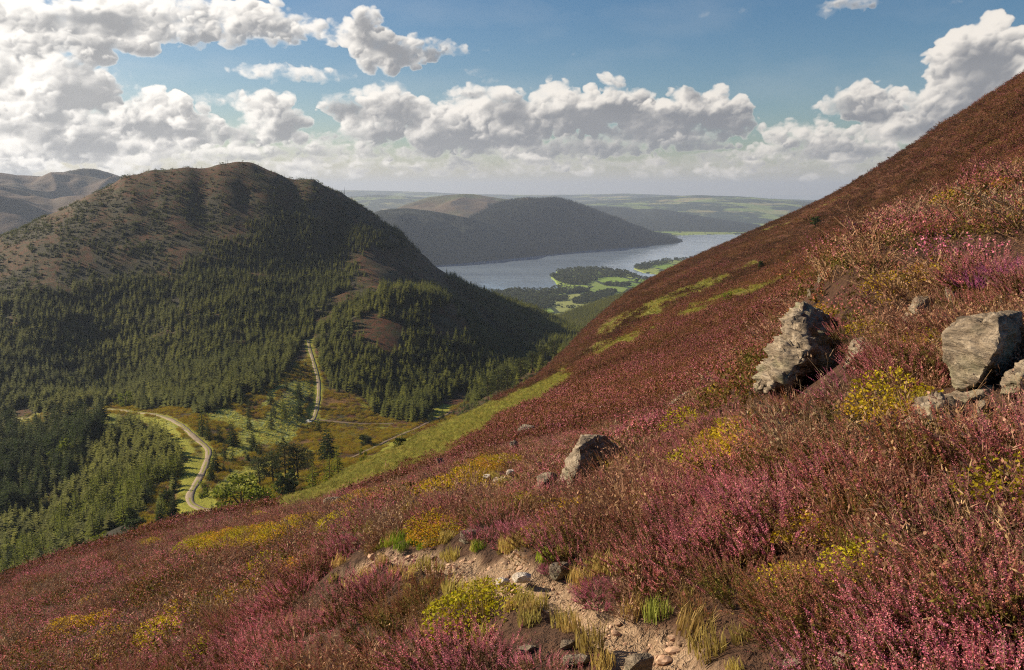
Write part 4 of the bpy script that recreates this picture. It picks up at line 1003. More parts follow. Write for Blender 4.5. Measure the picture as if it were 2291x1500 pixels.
def grass(seed, n=80, H=.13, R=.07, w=.0028, droop=.5):
    g = np.random.default_rng(seed); s = Soup()
    for i in range(n):
        a = g.uniform(0, 6.283); q = g.uniform(0, 1)**.5*R; b = np.array([math.cos(a)*q, math.sin(a)*q, -.01]); th = g.uniform(0, 6.283); o = np.array([math.cos(th), math.sin(th), 0]); L = H*g.uniform(.5, 1.2)
        sd = np.array([-math.sin(th), math.cos(th), 0])*w; k = g.uniform(.2, 1)*droop; P = [b, b+np.array([0, 0, L*.5])+o*L*k*.2, b+np.array([0, 0, L*(.9-.3*k)])+o*L*k*.75]
        s.add([P[0]-sd, P[0]+sd, P[1]-sd*.8, P[1]+sd*.8, P[2]], [(0, 1, 3), (0, 3, 2), (2, 3, 4)])
    return s
def fern(seed, n=7, L=.7, pin=13):
    g = np.random.default_rng(seed); s = Soup(); C = []; U = []; V = []
    for i in range(n):
        a = i*2.4+g.uniform(-.4, .4); o = np.array([math.cos(a), math.sin(a), 0]); sd = np.array([-math.sin(a), math.cos(a), 0]); l = L*g.uniform(.7, 1.1)
        for k in range(pin):
            f = (k+1)/pin; p = o*l*(.1+.75*f**1.3)+np.array([0, 0, l*(1.0*f-.62*f*f)]); w = l*.30*(1.1-f)**.8
            for sg in (-1, 1): C.append(p+sd*sg*w*.5); U.append((sd*sg+o*.35+np.array([0, 0, -.1]))*w*.6); V.append((o*.9+np.array([0, 0, .2]))*w*.16)
    s.tris(C, U, V); return s
HM = [M_flow, M_shoot, M_twig]
M_shootf = vegmat('distant_shoots', (.060, .026, .009), (.17, .078, .028), (.070, .036, .010), (.18, .095, .028)); HMF = [M_flow, M_shootf, M_twig]
near_p = [heather(500+i, 150, stems=True).mesh('h', HM) for i in range(4)]+[dead_heather(510+i, 110).mesh('h', HM) for i in range(2)]
mid_p = [heather(520+i, 55, fol=7, flo=6, fs=.0095, ls=.019, R=.2).mesh('h', HM) for i in range(3)]+[dead_heather(530, 50, far=True).mesh('h', HM)]
far_p = [heather(540+i, 30, fol=3, flo=2, fs=.026, ls=.05, R=.24, H=.33).mesh('h', HMF) for i in range(3)]
def fields(x, y, z):
    px, py, r, brk, yel, grs = masks1(x, y, z)
    hot = ell(px, py, HOT, .5)
    pk = .33+1.1*fbm(x*.75+3, y*.75, 2)+.25*fbm(px*.006, py*.01, 2)
    pk = pk-.25*ell(px, py, [(1400,1140,260,60,-15),(1700,1000,200,60,-10),(2000,540,300,120),(500,1350,300,60),(1480,1350,90,110),(760,1390,80,20)], .6)+.75*hot
    pk = pk+.20*sstep(16, 40, r)*(1-sstep(90, 200, r))-.12*sstep(150, 420, r)+.55*sstep(20, 60, r)*fbm(x*.03+2, y*.03, 3)
    return px, py, r, brk, yel, grs, np.clip(pk, 0, 1.2)
def hz(x, y): return h1(x, y)
# single heather bushes that stand out
M_flow1 = vegmat('bush_flowers', (.40, .070, .14), (.74, .24, .36), (0, 0, 0), (0, 0, 0), inst=False); M_flow2 = vegmat('bush_flowers_purple', (.36, .055, .20), (.66, .20, .42), (0, 0, 0), (0, 0, 0), inst=False)
M_flow3 = vegmat('bush_flowers_crimson', (.30, .035, .05), (.56, .12, .15), (0, 0, 0), (0, 0, 0), inst=False); M_shoot1 = vegmat('bush_shoots', (.055, .05, .012), (.14, .10, .025), (0, 0, 0), (0, 0, 0), inst=False)
BUSH = [(1345,1335,130,1,M_flow1,'large rounded pink heather bush on the right edge of the path'),(1230,1270,52,2,M_flow1,'small pink heather bush right of the path, above the large rounded one'),
 (2200,640,105,3,M_flow2,'purple heather bush below the brow of the crag, left of a pair'),(2275,620,110,4,M_flow2,'purple heather bush at the right edge, right of a pair'),(2082,522,75,5,M_flow1,'pink heather bush on the brow of the crag against the far slope'),
 (1742,1030,70,6,M_flow3,'round crimson heather bush in the middle of the right slope'),(440,1435,56,7,M_flow3,'round dark crimson heather bush at lower left'),(1015,1495,110,8,M_flow2,'purple heather bush at the bottom, left of the yellow plants'),(1720,790,0,0,None,'')]
for bx, by, w_, sd, fm, lab in BUSH[:-1]:
    p_, r_ = hit(h1, bx, by, 2.4, 60); s_ = heather(700+sd, 330, R=.22, H=.30, flower=(.35, .6), fs=.0055, fol=12, flo=26, lean=1.3, stems=True); R_ = w_*r_/F
    o_ = link('heather_bush', s_.mesh('heather_bush', [fm, M_shoot1, M_bark]), loc=(p_[0], p_[1], p_[2]-.03)); o_.scale = [R_/.62]*3; tag(o_, lab, 'heather bush'); ROCKS.append((p_[0], p_[1], R_*.36))
# near: 1.3 to 9 m
def ring(r0, r1, dens, a0=-.80, a1=.80):
    A = (a1-a0)*(r1*r1-r0*r0)/2; n = int(A*dens); a = rng.uniform(a0, a1, n); r = np.sqrt(rng.uniform(r0*r0, r1*r1, n)); x, y = r*np.sin(a), r*np.cos(a); return x, y, hz(x, y)
stuff = {}
def put(key, P, rot, scl, idx, tint, tone):
    stuff.setdefault(key, []).append((P, rot, scl, idx, tint, tone))
def soft(n): return np.clip(rng.normal(.5, .22, n), 0, 1)
for (r0, r1, dens, key, bil_s, gd) in ((1.2, 3.6, 26, 'near', .8, 10), (1.25, 9, 19, 'near', 1., 40), (9, 38, 8.5, 'mid', 1.25, 5)):
    x, y, z = ring(r0, r1, dens); px, py, r, brk, yel, grs, pk = fields(x, y, z); pd = path_d(x, y)
    vis = seen1(x, y, z+.8+.09*r) | (r < 9); ok = vis & off_rocks(x, y) & (pd > np.where(r < 9, .17, .3))
    n = len(x); u = rng.random(n)
    hea = ok & (u > yel*.75+.035) & (u > grs*.75)
    k = hea; m_ = k.sum(); dead = (rng.random(n) < np.clip(.50-.5*pk+.6*fbm(x*.5+9, y*.5, 2), .06, .8))
    sc = rng.uniform(.7, 1.5, n)*(.55+.45*sstep(1.2, 5, r))*(1.0+.35*fbm(x*.8, y*.8+7, 2))*np.where(dead, 1.02, 1.)*np.where(pd < .35, .75, 1)
    if key == 'near': idx = np.where(dead, 4+rng.integers(0, 2, n), rng.integers(0, 4, n))
    else: idx = np.where(dead, 3, rng.integers(0, 3, n)); sc = sc*1.22
    put(key, np.c_[x, y, z-.07*sc][k], rots(m_, .16), np.c_[sc*1.08, sc*1.08, sc][k], idx[k], np.clip(pk+rng.normal(0, .28, n), 0, 1)[k], soft(n)[k])
    bl = ok & ~hea & (yel > .2); m_ = bl.sum(); s_ = rng.uniform(1.0, 1.8, m_)*bil_s
    put('bil', np.c_[x, y, z][bl], rots(m_, .15), np.c_[s_, s_, s_*.72], rng.integers(0, 3, m_), np.clip(rng.normal(.75, .35, m_), 0, 1), soft(m_))
    x, y, z = ring(r0, r1, gd, -.7, .7); px, py, r, brk, yel, grs, pk = fields(x, y, z); pd = path_d(x, y)
    edge = (1-sstep(.0, .22, np.abs(pd-.07)))*.9; gk = (rng.random(len(x)) < np.maximum(grs, np.maximum(edge*.8, .05))) & (pd > -.02) & off_rocks(x, y); m_ = gk.sum()
    s_ = rng.uniform(.5, 1.3, m_)*(1.0 if key == 'near' else 1.5); dry = np.clip(.25+1.1*grs[gk]*(rng.random(m_) > .25)-.5*ell(px[gk], py[gk], [(820,1190,80,30)]), 0, 1)
    put('grass', np.c_[x, y, z][gk], rots(m_, .15), np.c_[s_, s_, s_], rng.integers(0, 3, m_), dry, soft(m_))
# far: 38 to 620 m, thinning and growing with distance
N = 165000; a = rng.uniform(-.66, .66, N); r = 34*np.exp(rng.uniform(0, 1, N)*math.log(620/34)); 
r = np.sqrt(r*34*np.exp(rng.uniform(0, 1, N)*math.log(620/34))) if False else r
x, y = r*np.sin(a), r*np.cos(a); z = h1(x, y); k = seen1(x, y, z+.8+.07*np.minimum(r, 150)); x, y, z, r = x[k], y[k], z[k], r[k]
px, py, r, brk, yel, grs, pk = fields(x, y, z); n = len(x)
sz = np.clip((r/34)**.55, 1, 3.2)*rng.uniform(.8, 1.7, n)*(1+.5*fbm(x*.12, y*.12, 2))
fe = (rng.random(n) < brk*.95); h_ = ~fe & (brk < .35+.4*rng.random(n)) & off_rocks(x, y) & (path_d(x, y) > .3)
print('far tufts', h_.sum(), fe.sum())
put('far', np.c_[x, y, z][h_], rots(h_.sum(), .12), np.c_[sz*1.15, sz*1.15, sz*.95][h_], rng.integers(0, 3, n)[h_], np.clip(pk*.8+rng.normal(0, .3, n), 0, 1)[h_], np.clip(soft(n)+.55*fbm(x*.018, y*.018+5, 3)-.38*sstep(90, 300, r), -.3, 1.3)[h_])
s_ = np.clip((r/60)**.5, .8, 2.)[fe]*rng.uniform(.7, 1.1, fe.sum())
put('fern', np.c_[x, y, z][fe], rots(fe.sum(), .2), np.c_[s_, s_, s_*.8], rng.integers(0, 2, fe.sum()), np.clip(rng.normal(.75, .25, fe.sum()), 0, 1), soft(fe.sum()))
# bracken on the knoll below the hill
N = 30000; a = rng.uniform(-.55, -.15, N); r = np.sqrt(rng.uniform(240**2, 620**2, N)); x, y = r*np.sin(a), r*np.cos(a); z = h2r(x, y)
px, py, vg, fn_, og, br = masks2(x, y, z); rd, _ = road_d(x, y); k = (rng.random(N) < fn_) & (rd > 1) & seen(x, y, z+1); m_ = k.sum(); s_ = rng.uniform(1.6, 2.8, m_)
put('fern', np.c_[x, y, z][k], rots(m_, .2), np.c_[s_, s_, s_*.8], rng.integers(0, 2, m_), np.clip(rng.normal(.95, .2, m_), 0, 1.4), np.clip(soft(m_)+.75, 0, 1.8))
# low scrub on the open ground of the valley
N = 60000; a = rng.uniform(-.60, .02, N); r = np.sqrt(rng.uniform(230**2, 640**2, N)); x, y = r*np.sin(a), r*np.cos(a); z = h2r(x, y); fd_, _ = forest(x, y, z)
px, py, vg, fn_, og, br = masks2(x, y, z); rd, _ = road_d(x, y); u = rng.random(N); k = (fd_ < .3) & (rd > 1.2) & seen(x, y, z+1) & (fn_ < .4) & (u > vg) & (fbm(x*.05, y*.05, 3)+.25 > rng.normal(0, .25, N)); m_ = k.sum(); s_ = rng.uniform(1.6, 4.2, m_)
g_ = rng.random(m_); kk = g_ < .40
put('far', np.c_[x, y, z][k][kk], rots(kk.sum(), .12), np.c_[s_, s_, s_*.9][kk], rng.integers(0, 3, kk.sum()), np.clip(rng.normal(.12, .2, kk.sum()), 0, 1), soft(kk.sum()))
kk = ~kk; put('bil', np.c_[x, y, z][k][kk], rots(kk.sum(), .12), np.c_[s_, s_, s_][kk]*2.2, rng.integers(0, 3, kk.sum()), np.clip(rng.normal(.85, .25, kk.sum()), 0, 1), np.clip(soft(kk.sum())-.35, 0, 1))
print('scrub', m_)
PR = {'near': ('flowering_heather', near_p), 'mid': ('hillside_heather', mid_p), 'far': ('distant_heather', far_p),
      'bil': ('bilberry_cover', [bilberry(600+i).mesh('b', [M_bil, M_twig]) for i in range(3)]),
      'fern': ('bracken', [fern(620+i).mesh('f', [M_fern]) for i in range(2)]), 'grass': ('path_grass', [grass(640+i).mesh('g', [M_grass]) for i in range(3)])}
for key, L in stuff.items():
    nm, pr = PR[key]; cat = [np.concatenate([q[i] for q in L]) for i in range(6)]
    print(nm, len(cat[0])); tag(scatter(nm, pr, *cat), kind='stuff')
# gravel on the path
peb = []
for sd in range(3):
    bm = bmesh.new(); bmesh.ops.create_icosphere(bm, subdivisions=2, radius=1); g = np.random.default_rng(sd+60)
    for v in bm.verts: v.co = Vector(np.array(v.co)*(1+.25*float(pn(v.co.x*1.3+sd*5, v.co.y*1.3+v.co.z)))*np.array([1, .75, .5]))
    me = bpy.data.meshes.new('pebble'); bm.to_mesh(me); bm.free(); peb.append(me)
m = NT('pebbles'); hs = m.n('ShaderNodeHueSaturation'); m.l(m.ramp(m.noise(40, 3), [(.3, (.26, .15, .095)), (.7, (.50, .34, .24))]), hs.inputs['Color']); m.l(m.math('ADD', m.math('MULTIPLY', m.rnd(), .9), .55), hs.inputs['Value']); m.col(hs.outputs[0]); M_peb = m.m
for q in peb: q.materials.append(M_peb)
x, y, z = ring(1.6, 24, 90, -.5, .35); r = np.hypot(x, y); pd = path_d(x, y); k = (pd < .04) & (rng.random(len(x)) < np.where(r < 8, 1, .35)); m_ = k.sum(); x, y, z, r = x[k], y[k], z[k], r[k]
z = z-.07*(1-sstep(-.02, .08, pd[k])); s_ = rng.lognormal(-4.6, .5, m_)*np.clip(r/5, 1, 3)
x2 = np.concatenate([x+rng.normal(0, .03, m_) for _ in range(7)]); y2 = np.concatenate([y+rng.normal(0, .03, m_) for _ in range(7)]); pd2 = path_d(x2, y2); kk = pd2 < .03; x2, y2, pd2 = x2[kk], y2[kk], pd2[kk]
z2 = h1(x2, y2)-.07*(1-sstep(-.02, .08, pd2)); n = len(x2); s_ = rng.lognormal(-4.85, .55, n)*np.clip(np.hypot(x2, y2)/5, 1, 3)
print('pebbles', n)
tag(scatter('path_gravel', peb, np.c_[x2, y2, z2+s_*.2], rots(n, .3), np.c_[s_, s_, s_], rng.integers(0, 3, n), rng.random(n)), kind='stuff')
# ------------------------------------------------------------------ the small white car at the track junction
def paint(name, c, rough=.4, metal=0):
    m = NT(name); m.col(m.ramp(m.noise(3, 3), [(.3, tuple(q*.85 for q in c)), (.7, c)])).rough(rough); m.b.inputs['Metallic'].default_value = metal; return m.m
M_white = paint('white_paint', (.80, .80, .78), .3); M_glass = paint('dark_glass', (.02, .025, .03), .1); M_tyre = paint('tyre_rubber', (.02, .02, .02), .9); M_rim = paint('wheel_rim', (.35, .35, .36), .4); M_lamp = paint('lamp_lens', (.6, .6, .55), .2); M_rear = paint('rear_lens', (.35, .02, .015), .3)
def box_bm(parts, bev=.05):
    bm = bmesh.new()
    for prof, w in parts:   # side profile extruded across the car
        a = [bm.verts.new((x, -w/2, z)) for x, z in prof]; b = [bm.verts.new((x, w/2, z)) for x, z in prof]; n = len(prof)
        bm.faces.new(a); bm.faces.new(b[::-1])
        for i in range(n): bm.faces.new((a[i], b[i], b[(i+1) % n], a[(i+1) % n]))
    bmesh.ops.recalc_face_normals(bm, faces=bm.faces[:])
    if bev: bmesh.ops.bevel(bm, geom=bm.edges[:], offset=bev, segments=2, affect='EDGES')
    return bm
def part(name, bm, mat, parent, loc=(0, 0, 0)):
    me = bpy.data.meshes.new(name); bm.to_mesh(me); bm.free(); me.materials.append(mat); return link(name, me, parent, loc)
p, r_ = hit(h2r, 691, 946, 300)
car = tag(link('parked_car', None, loc=(p[0], p[1], p[2]+.12)), 'small white car parked at the junction of the straight track', 'car'); car.rotation_euler = (0, 0, -.6)
part('body', box_bm([([(-2.0, .35), (-2.05, .75), (-1.95, 1.0), (-.9, 1.05), (1.0, 1.0), (1.85, .85), (2.0, .6), (1.95, .32)], 1.72)]), M_white, car)
part('roof', box_bm([([(-1.72, 1.03), (-1.5, 1.42), (-.2, 1.48), (.35, 1.40), (.95, 1.02)], 1.42)]), M_white, car)
part('windscreen', box_bm([([(.42, 1.36), (.98, 1.03), (1.0, 1.06), (.44, 1.40)], 1.30)], 0), M_glass, car)
part('rear_window', box_bm([([(-1.74, 1.06), (-1.53, 1.39), (-1.56, 1.40), (-1.77, 1.07)], 1.26)], 0), M_glass, car)
for sg in (-1, 1):
    part('side_window', box_bm([([(-1.5, 1.09), (-1.36, 1.36), (.2, 1.36), (.72, 1.09)], .02)], 0), M_glass, car, (0, sg*.715, 0))
    part('headlight', box_bm([([(1.80, .70), (1.82, .84), (1.97, .68), (1.99, .60)], .32)], 0), M_lamp, car, (.02, sg*.62, 0))
    part('tail_light', box_bm([([(-2.07, .68), (-2.07, .92), (-1.99, .92), (-1.99, .68)], .22)], 0), M_rear, car, (-.01, sg*.70, 0))
    for xx in (-1.25, 1.25):
        bm = bmesh.new(); bmesh.ops.create_cone(bm, cap_ends=True, segments=20, radius1=.31, radius2=.31, depth=.2, matrix=Matrix.Rotation(math.pi/2, 4, 'X')); wh = part('wheel', bm, M_tyre, car, (xx, sg*.78, .31))
        bm = bmesh.new(); bmesh.ops.create_cone(bm, cap_ends=True, segments=16, radius1=.2, radius2=.17, depth=.04, matrix=Matrix.Rotation(math.pi/2, 4, 'X')); part('rim', bm, M_rim, wh, (0, sg*.11, 0))
# bleached dead pole of a tree on the skyline of the hill
p, r_ = hit(h2r, 771, 436, 400); s_ = Soup(); s_.tube([(0, 0, -.5), (.1, 0, 5), (.0, .1, 11)], [.28, .2, .05], 7)
for k in range(9):
    a = k*2.1; zz = 3+k*.8; s_.tube([(0, 0, zz), (math.cos(a)*1.2*(1-k*.07), math.sin(a)*1.2*(1-k*.07), zz+.4)], [.07, .02], 4)
tag(link('dead_tree', s_.mesh('dead_tree', [M_bark]), loc=p), 'bare dead tree standing up from the right shoulder of the hill skyline', 'dead tree')
# ------------------------------------------------------------------ clouds: thickness of the cumulus over a patch of sky, lit by stepping towards the sun
SKW, SKH = 3000, 850
AZ0, AZ1, EL0, EL1 = math.radians(-62), math.radians(62), math.radians(-3.), math.radians(32)
def make_clouds():
    g = np.random.default_rng(21)
    az = AZ0+(np.arange(SKW)+.5)/SKW*(AZ1-AZ0); el = EL1-(np.arange(SKH)+.5)/SKH*(EL1-EL0)
    A, E = np.meshgrid(az, el)
    X = np.sin(A)*np.cos(E); Y = np.cos(A)*np.cos(E); Z = np.sin(E)
    PX, PY = pix(X, Y, Z)
    ppt = F*(AZ1-AZ0)/SKW      # photo px per texel
    def tx(px, py):
        a, t = ray(px, py); return (float(a)-AZ0)/(AZ1-AZ0)*SKW, (EL1-math.atan(float(t)))/(EL1-EL0)*SKH
    # cloud bodies: cx, cy, half width, half height, thickness (photo px)
    big = [(60,60,230,62,1),(250,50,240,50,1),(180,92,160,20,.6),(340,20,170,40,.8),(440,70,60,30,.5),
           (560,45,95,52,.9),(640,60,60,36,.8),(600,95,50,16,.5),
           (700,60,45,28,.8),(800,75,75,42,1.1),(880,115,90,48,1),(960,105,90,26,.7),(830,45,35,28,.8),(1020,108,40,14,.5),
           (600,160,80,24,.8),(690,165,75,24,.8),(760,170,45,14,.6),
           (20,190,70,60,1.2),(90,200,90,62,1.3),(170,200,75,60,1.4),(220,190,60,30,.8),(280,165,35,14,.5),(60,260,110,60,1.3),
           (330,230,38,38,1),(360,270,110,55,1.1),(250,290,130,50,1.1),(440,300,60,50,.9),(150,320,180,55,1.2),(340,340,170,35,1),(10,330,120,60,1.1),
           (530,210,28,16,.8),(480,220,60,18,.7),(590,240,75,42,1),(620,290,60,45,1.1),(540,300,40,38,.8),(660,265,22,28,.7),(560,345,120,24,.8),(480,350,60,20,.7),
           (770,225,55,28,.7),(860,205,55,35,.6),(770,245,60,32,1.1),(880,250,70,50,1.3),(830,290,90,40,1),(745,305,55,18,.9),(760,340,160,30,.8),(960,270,70,50,1),
           (1070,165,40,12,.5),(1100,180,35,12,.5),(1120,215,60,30,.7),(1050,220,70,34,.7),(1010,290,100,60,1.1),(1150,270,110,65,1.2),(1240,215,70,40,.9),
           (1300,250,90,60,1.2),(1370,190,24,26,1),(1380,240,90,50,1.3),(1420,215,40,28,.9),(1460,270,90,50,1.3),(1530,215,34,28,1.1),(1550,250,70,45,1.4),(1610,255,60,50,1.4),(1655,280,45,32,1.2),
           (1480,300,160,36,1.2),(1340,330,180,30,1),(1200,340,150,30,.9),(1560,320,90,24,1),(1600,355,90,20,.8),
           (1760,300,55,30,1),(1840,310,80,36,1.1),(1900,340,110,36,1.1),(1720,335,60,24,.9),(1680,350,70,20,.8),(1790,350,110,20,.9),(1835,275,22,16,.8),
           (1860,240,45,22,.9),(1930,225,75,42,1.2),(1975,255,60,34,1.1),(2060,230,45,30,.8),(2040,290,130,40,1.1),
           (2130,130,48,60,1.2),(2190,110,75,58,1.5),(2250,110,60,50,1.4),(2160,200,70,70,1.4),(2230,190,90,70,1.4),(2110,240,60,50,1.1),(2320,130,60,60,1.3),(2380,220,120,80,1.2),
           (1900,10,80,16,.8),(1850,30,30,12,.5),(2150,5,30,8,.5),
           (760,365,150,20,.7),(1000,368,170,20,.8),(1250,368,180,20,.8),(1480,366,150,18,.8),(1700,372,120,16,.8),(1880,372,110,16,.8),(300,372,200,14,.6),(60,368,140,16,.8),(940,340,90,24,.8),(1100,345,90,22,.8),(1010,215,50,20,.7),
           (1585,30,17,14,.32),(1655,16,17,12,.4),(1293,121,24,9,.36),(1650,188,9,4,.2),(1700,193,9,4,.2),(1775,256,34,4,.2),(1230,175,30,8,.35),(200,122,20,6,.3),(250,128,20,4,.3),(1075,110,14,9,.3)]
    # random field outside the photograph
    for i in range(70):
        a = g.uniform(-62, 62)
        if -35 < a < 35: continue
        e = g.uniform(1.5, 20)
        a_ = math.radians(a); px, py = pix(math.sin(a_), math.cos(a_), math.tan(math.radians(e))); big.append((px, py, g.uniform(60, 260), g.uniform(25, 80)*(e/14+.4), g.uniform(.7, 1.4)))
    T = np.zeros((SKH, SKW)); LP = np.full((SKH, SKW), .5)
    def splat(cx, cy, rx, ry, amp, tone=None, op=.8):
        i0, i1 = int(max(0, cx-rx)), int(min(SKW, cx+rx+1)); j0, j1 = int(max(0, cy-ry)), int(min(SKH, cy+ry+1))
        if i1 <= i0 or j1 <= j0: return
        jj, ii = np.mgrid[j0:j1, i0:i1]; d2 = ((ii-cx)/rx)**2+((jj-cy)/ry)**2
        hh = amp*np.sqrt(np.clip(1-d2, 0, 1)); sub = T[j0:j1, i0:i1]
        np.maximum(sub, hh, out=sub); sub += .08*hh
        if tone is not None:
            u = (ii-cx)/rx; v = (jj-cy)/ry; a_ = np.clip(2.2*(1-d2), 0, 1)*op
            lp = tone-.30*u-.36*v+.10*np.clip(d2, 0, 1); l_ = LP[j0:j1, i0:i1]; l_ += (lp-l_)*a_
    for cx, cy, rx, ry, th in big:
        x, y = tx(cx, cy); rx /= ppt; ry /= ppt; soft = .55
        n = int(6+.055*rx*ry**.9/6); n = min(n, 160)
        t0 = g.uniform(.30, .62); n = int(n*1.3)
        splat(x, y, rx*.8, ry*.72, th*ry*.4, t0, .75)
        for lev, (f, lo_, hi_) in enumerate(((.3, .30, .52), (.8, .14, .30), (1.0, .07, .16))):
            for k in range(int(n*f)+2):
                a = g.uniform(0, 6.283); q = g.uniform(0, 1)**.5; bx = x+math.cos(a)*q*rx*.95; by = y+math.sin(a)*q*ry*.88
                R = ry*g.uniform(lo_, hi_)*(1.1-.35*q)
                if lev == 2 and q < .55: continue
                rel = -.20*math.cos(a)*q-.26*math.sin(a)*q
                splat(bx, by, R*1.25, R, th*(R*.9+.18*ry*(1-q)), t0+rel+g.normal(0, .12), (.75, .55, .4)[lev])
    # strip of small cumulus by the horizon
    for i in range(420):
        px = g.uniform(-400, 2700); py = 388+g.normal(0, 5)-g.uniform(0, 1)**2*30; R = g.uniform(3, 11)*(1+(395-py)/60)
        if pn(px*.009, np.array(7.+py*.02)) > -.1:
            x, y = tx(px, py); splat(x, y, R*2.2/ppt, R/ppt, .5*R, .75, .8)
    U = A*F; V = E*F
    persp = np.clip(3.2-2.2*np.clip(E/math.radians(11), 0, 1), 1, 4)
    def bil(s, o, sx=1., off=0):
        v = 0; a = 1; t = 0
        for i in range(o):
            v = v+a*(1-2*np.abs(pn(U*s*sx*2**i+off+i*7.7, V*s*2**i-off+i*3.1))); t += a; a *= .55
        return v/t
    wx = 14*fbm(U*.012, V*.018, 3); wy = 9*fbm(U*.012+50, V*.018, 3)
    U0, V0 = U, V; U = U+wx; V = V+wy
    b1 = bil(.012, 6, .8); b2 = bil(.035, 4, .85, 31.)
    # warp the bodies a little and erode them with billows
    jj, ii = np.mgrid[0:SKH, 0:SKW].astype(float)
    def samp(Q, x, y):
        x = np.clip(x, 0, SKW-1.001); y = np.clip(y, 0, SKH-1.001); xi = x.astype(int); yi = y.astype(int); fx = x-xi; fy = y-yi
        return Q[yi, xi]*(1-fx)*(1-fy)+Q[yi, xi+1]*fx*(1-fy)+Q[yi+1, xi]*(1-fx)*fy+Q[yi+1, xi+1]*fx*fy
    T = samp(T, ii+wx*.6/ppt+3*fbm(U0*.05, V0*.06, 3), jj+wy*.6/ppt+2.*fbm(U0*.05+9, V0*.06, 3))
    LP = samp(LP, ii+wx*.6/ppt+4*fbm(U0*.05, V0*.06, 3), jj+wy*.6/ppt+3.*fbm(U0*.05+9, V0*.06, 3))
    T = T*ppt/26.
    D = T*(1+.95*b1+.45*b2)+.36*(b1-.25)*sstep(.02, .25, T)-.13+.12*b2
    D = np.clip(D, 0, None)
    # thin veil
    veil = np.clip(fbm(U0*.004+3, V0*.012, 5)+.15, 0, 1)*.22*sstep(0, 6, np.degrees(E))
    veil *= .35+.65*sstep(900, -300, PX)*1.
    # light: step towards the sun (left, and up)
    def blur(Q, k):
        for ax in (0, 1):
            c = np.cumsum(np.concatenate([np.repeat(Q.take([0], ax), k, ax), Q, np.repeat(Q.take([-1], ax), k+1, ax)], ax), ax)
            n = Q.shape[ax]; Q = (c.take(range(2*k+1, 2*k+1+n), ax)-c.take(range(0, n), ax))/(2*k+1) if False else (np.take(c, np.arange(n)+2*k, ax)-np.take(c, np.maximum(np.arange(n)-1, 0), ax))/(2*k+1)
        return Q
    acc = np.zeros_like(D); L = D.copy()
    sx, sy = -.80, -.60
    step = 2.2
    for k in range(1, 13):
        s_ = step*k*(1+.06*k); acc += samp(D, ii+sx*s_, jj+sy*s_)*(1+.06*k)
    light = np.exp(-.16*acc*step*.55)
    H = blur(D, 2); gx = np.gradient(H, axis=1); gy = np.gradient(H, axis=0)
    lam = np.clip(.55+(gx*.8+gy*.75)*2.6, 0, 1.2)
    H2 = blur(D, 7); gx = np.gradient(H2, axis=1); gy = np.gradient(H2, axis=0)
    lam2 = np.clip(.55+(gx*.6+gy*.95)*4.5, 0, 1.2)
    alpha = 1-np.exp(-(1.5+1.7*sstep(.1, .6, D))*D)
    thick = np.clip(blur(D, 10)/1.7, 0, 1)
    lit = np.clip(.95*LP+.26*light+.22*(lam-.5)+.16*(lam2-.5)+.14*b2+.10*b1-.16*thick+.04, 0, 1.15)
    GREY = [(190,195,70,38),(185,160,45,20),(15,165,30,45),(50,292,70,18),(200,330,90,20),(640,280,36,40),(530,303,32,20),(780,245,50,24),(895,250,50,34),(745,308,50,18),(1130,245,40,30),
      (1460,268,110,26),(1630,275,65,32),(1380,300,120,22),(2200,165,90,70),(2250,230,80,50),(1925,252,55,20),(1605,355,34,12),(220,42,110,18),(1000,330,130,20),(1240,320,130,26),(1500,335,160,22),(815,62,18,34,-25),(860,105,60,12,15),
      (700,345,90,14),(380,300,50,16),(120,270,50,14),(1050,205,40,10),(1330,265,60,16),(1850,340,110,16),(2060,300,60,18),(560,350,100,12),(1800,372,250,12),(1250,365,300,12),(950,378,300,8),(1890,8,60,8),(430,265,40,14),(1560,215,26,12,-20)]
    wv = 30*fbm(U0*.011+4, V0*.016, 4)
    gm = ell(PX+wv, PY+wv*.5, GREY, .6)
    lit = lit*(1-.55*gm)
    big_ = fbm(U0*.0065+2, V0*.011+5, 4); lit = lit-.22*sstep(.0, .7, big_)+.08*sstep(0, .6, -big_)
    wsp = fbm(U0*.03+1, V0*.055, 4); alpha = np.clip(alpha*(1-.75*sstep(.0, .6, wsp)*(1-sstep(.3, .9, D))), 0, 1)
    lit = lit*alpha+(1-alpha)*.80
    lft = sstep(1700, -100, PX)
    lo = np.stack([.30+.15*lft, .31+.14*lft, .335+.12*lft], -1); hi = np.stack([1.04+.34*lft, .97+.34*lft, .88+.33*lft], -1)
    c = lo+(hi-lo)*(sstep(.10, .98, lit)[..., None])
    # far bank melts into the bright air by the horizon
    hz = np.exp(-np.clip(np.degrees(E), 0, 90)/1.5)[..., None]
    hc = np.stack([.66+.20*lft, .63+.19*lft, .60+.15*lft], -1)
    c = c*(1-.45*hz)+hc*.45*hz
    al = np.clip(np.maximum(alpha, veil), 0, 1)
    vm = (veil > alpha)[..., None]; 
    wv = np.clip(veil/(alpha+veil+1e-6), 0, 1)[..., None]; c = c*(1-wv)+np.stack([.80+.15*lft, .79+.15*lft, .78+.13*lft], -1)*wv
    # bank low over the horizon
    low = (1-sstep(.0, 3.4, np.degrees(E)))*.85; bank = c*0+hc
    al2 = 1-(1-al)*(1-low); c = (c*al[..., None]+bank*((1-al)*low)[..., None])/np.maximum(al2, 1e-4)[..., None]
    edge = sstep(0, 8, np.degrees(A-AZ0))*sstep(0, 8, np.degrees(AZ1-A))*sstep(0, 6, np.degrees(EL1-E))
    return np.concatenate([c, (al2*edge)[..., None]], -1).astype(np.float32)
HAZE, SKYS, CLOUD, SUN, EXPO = 5.5e-5, .055, .56, 5.0, .68
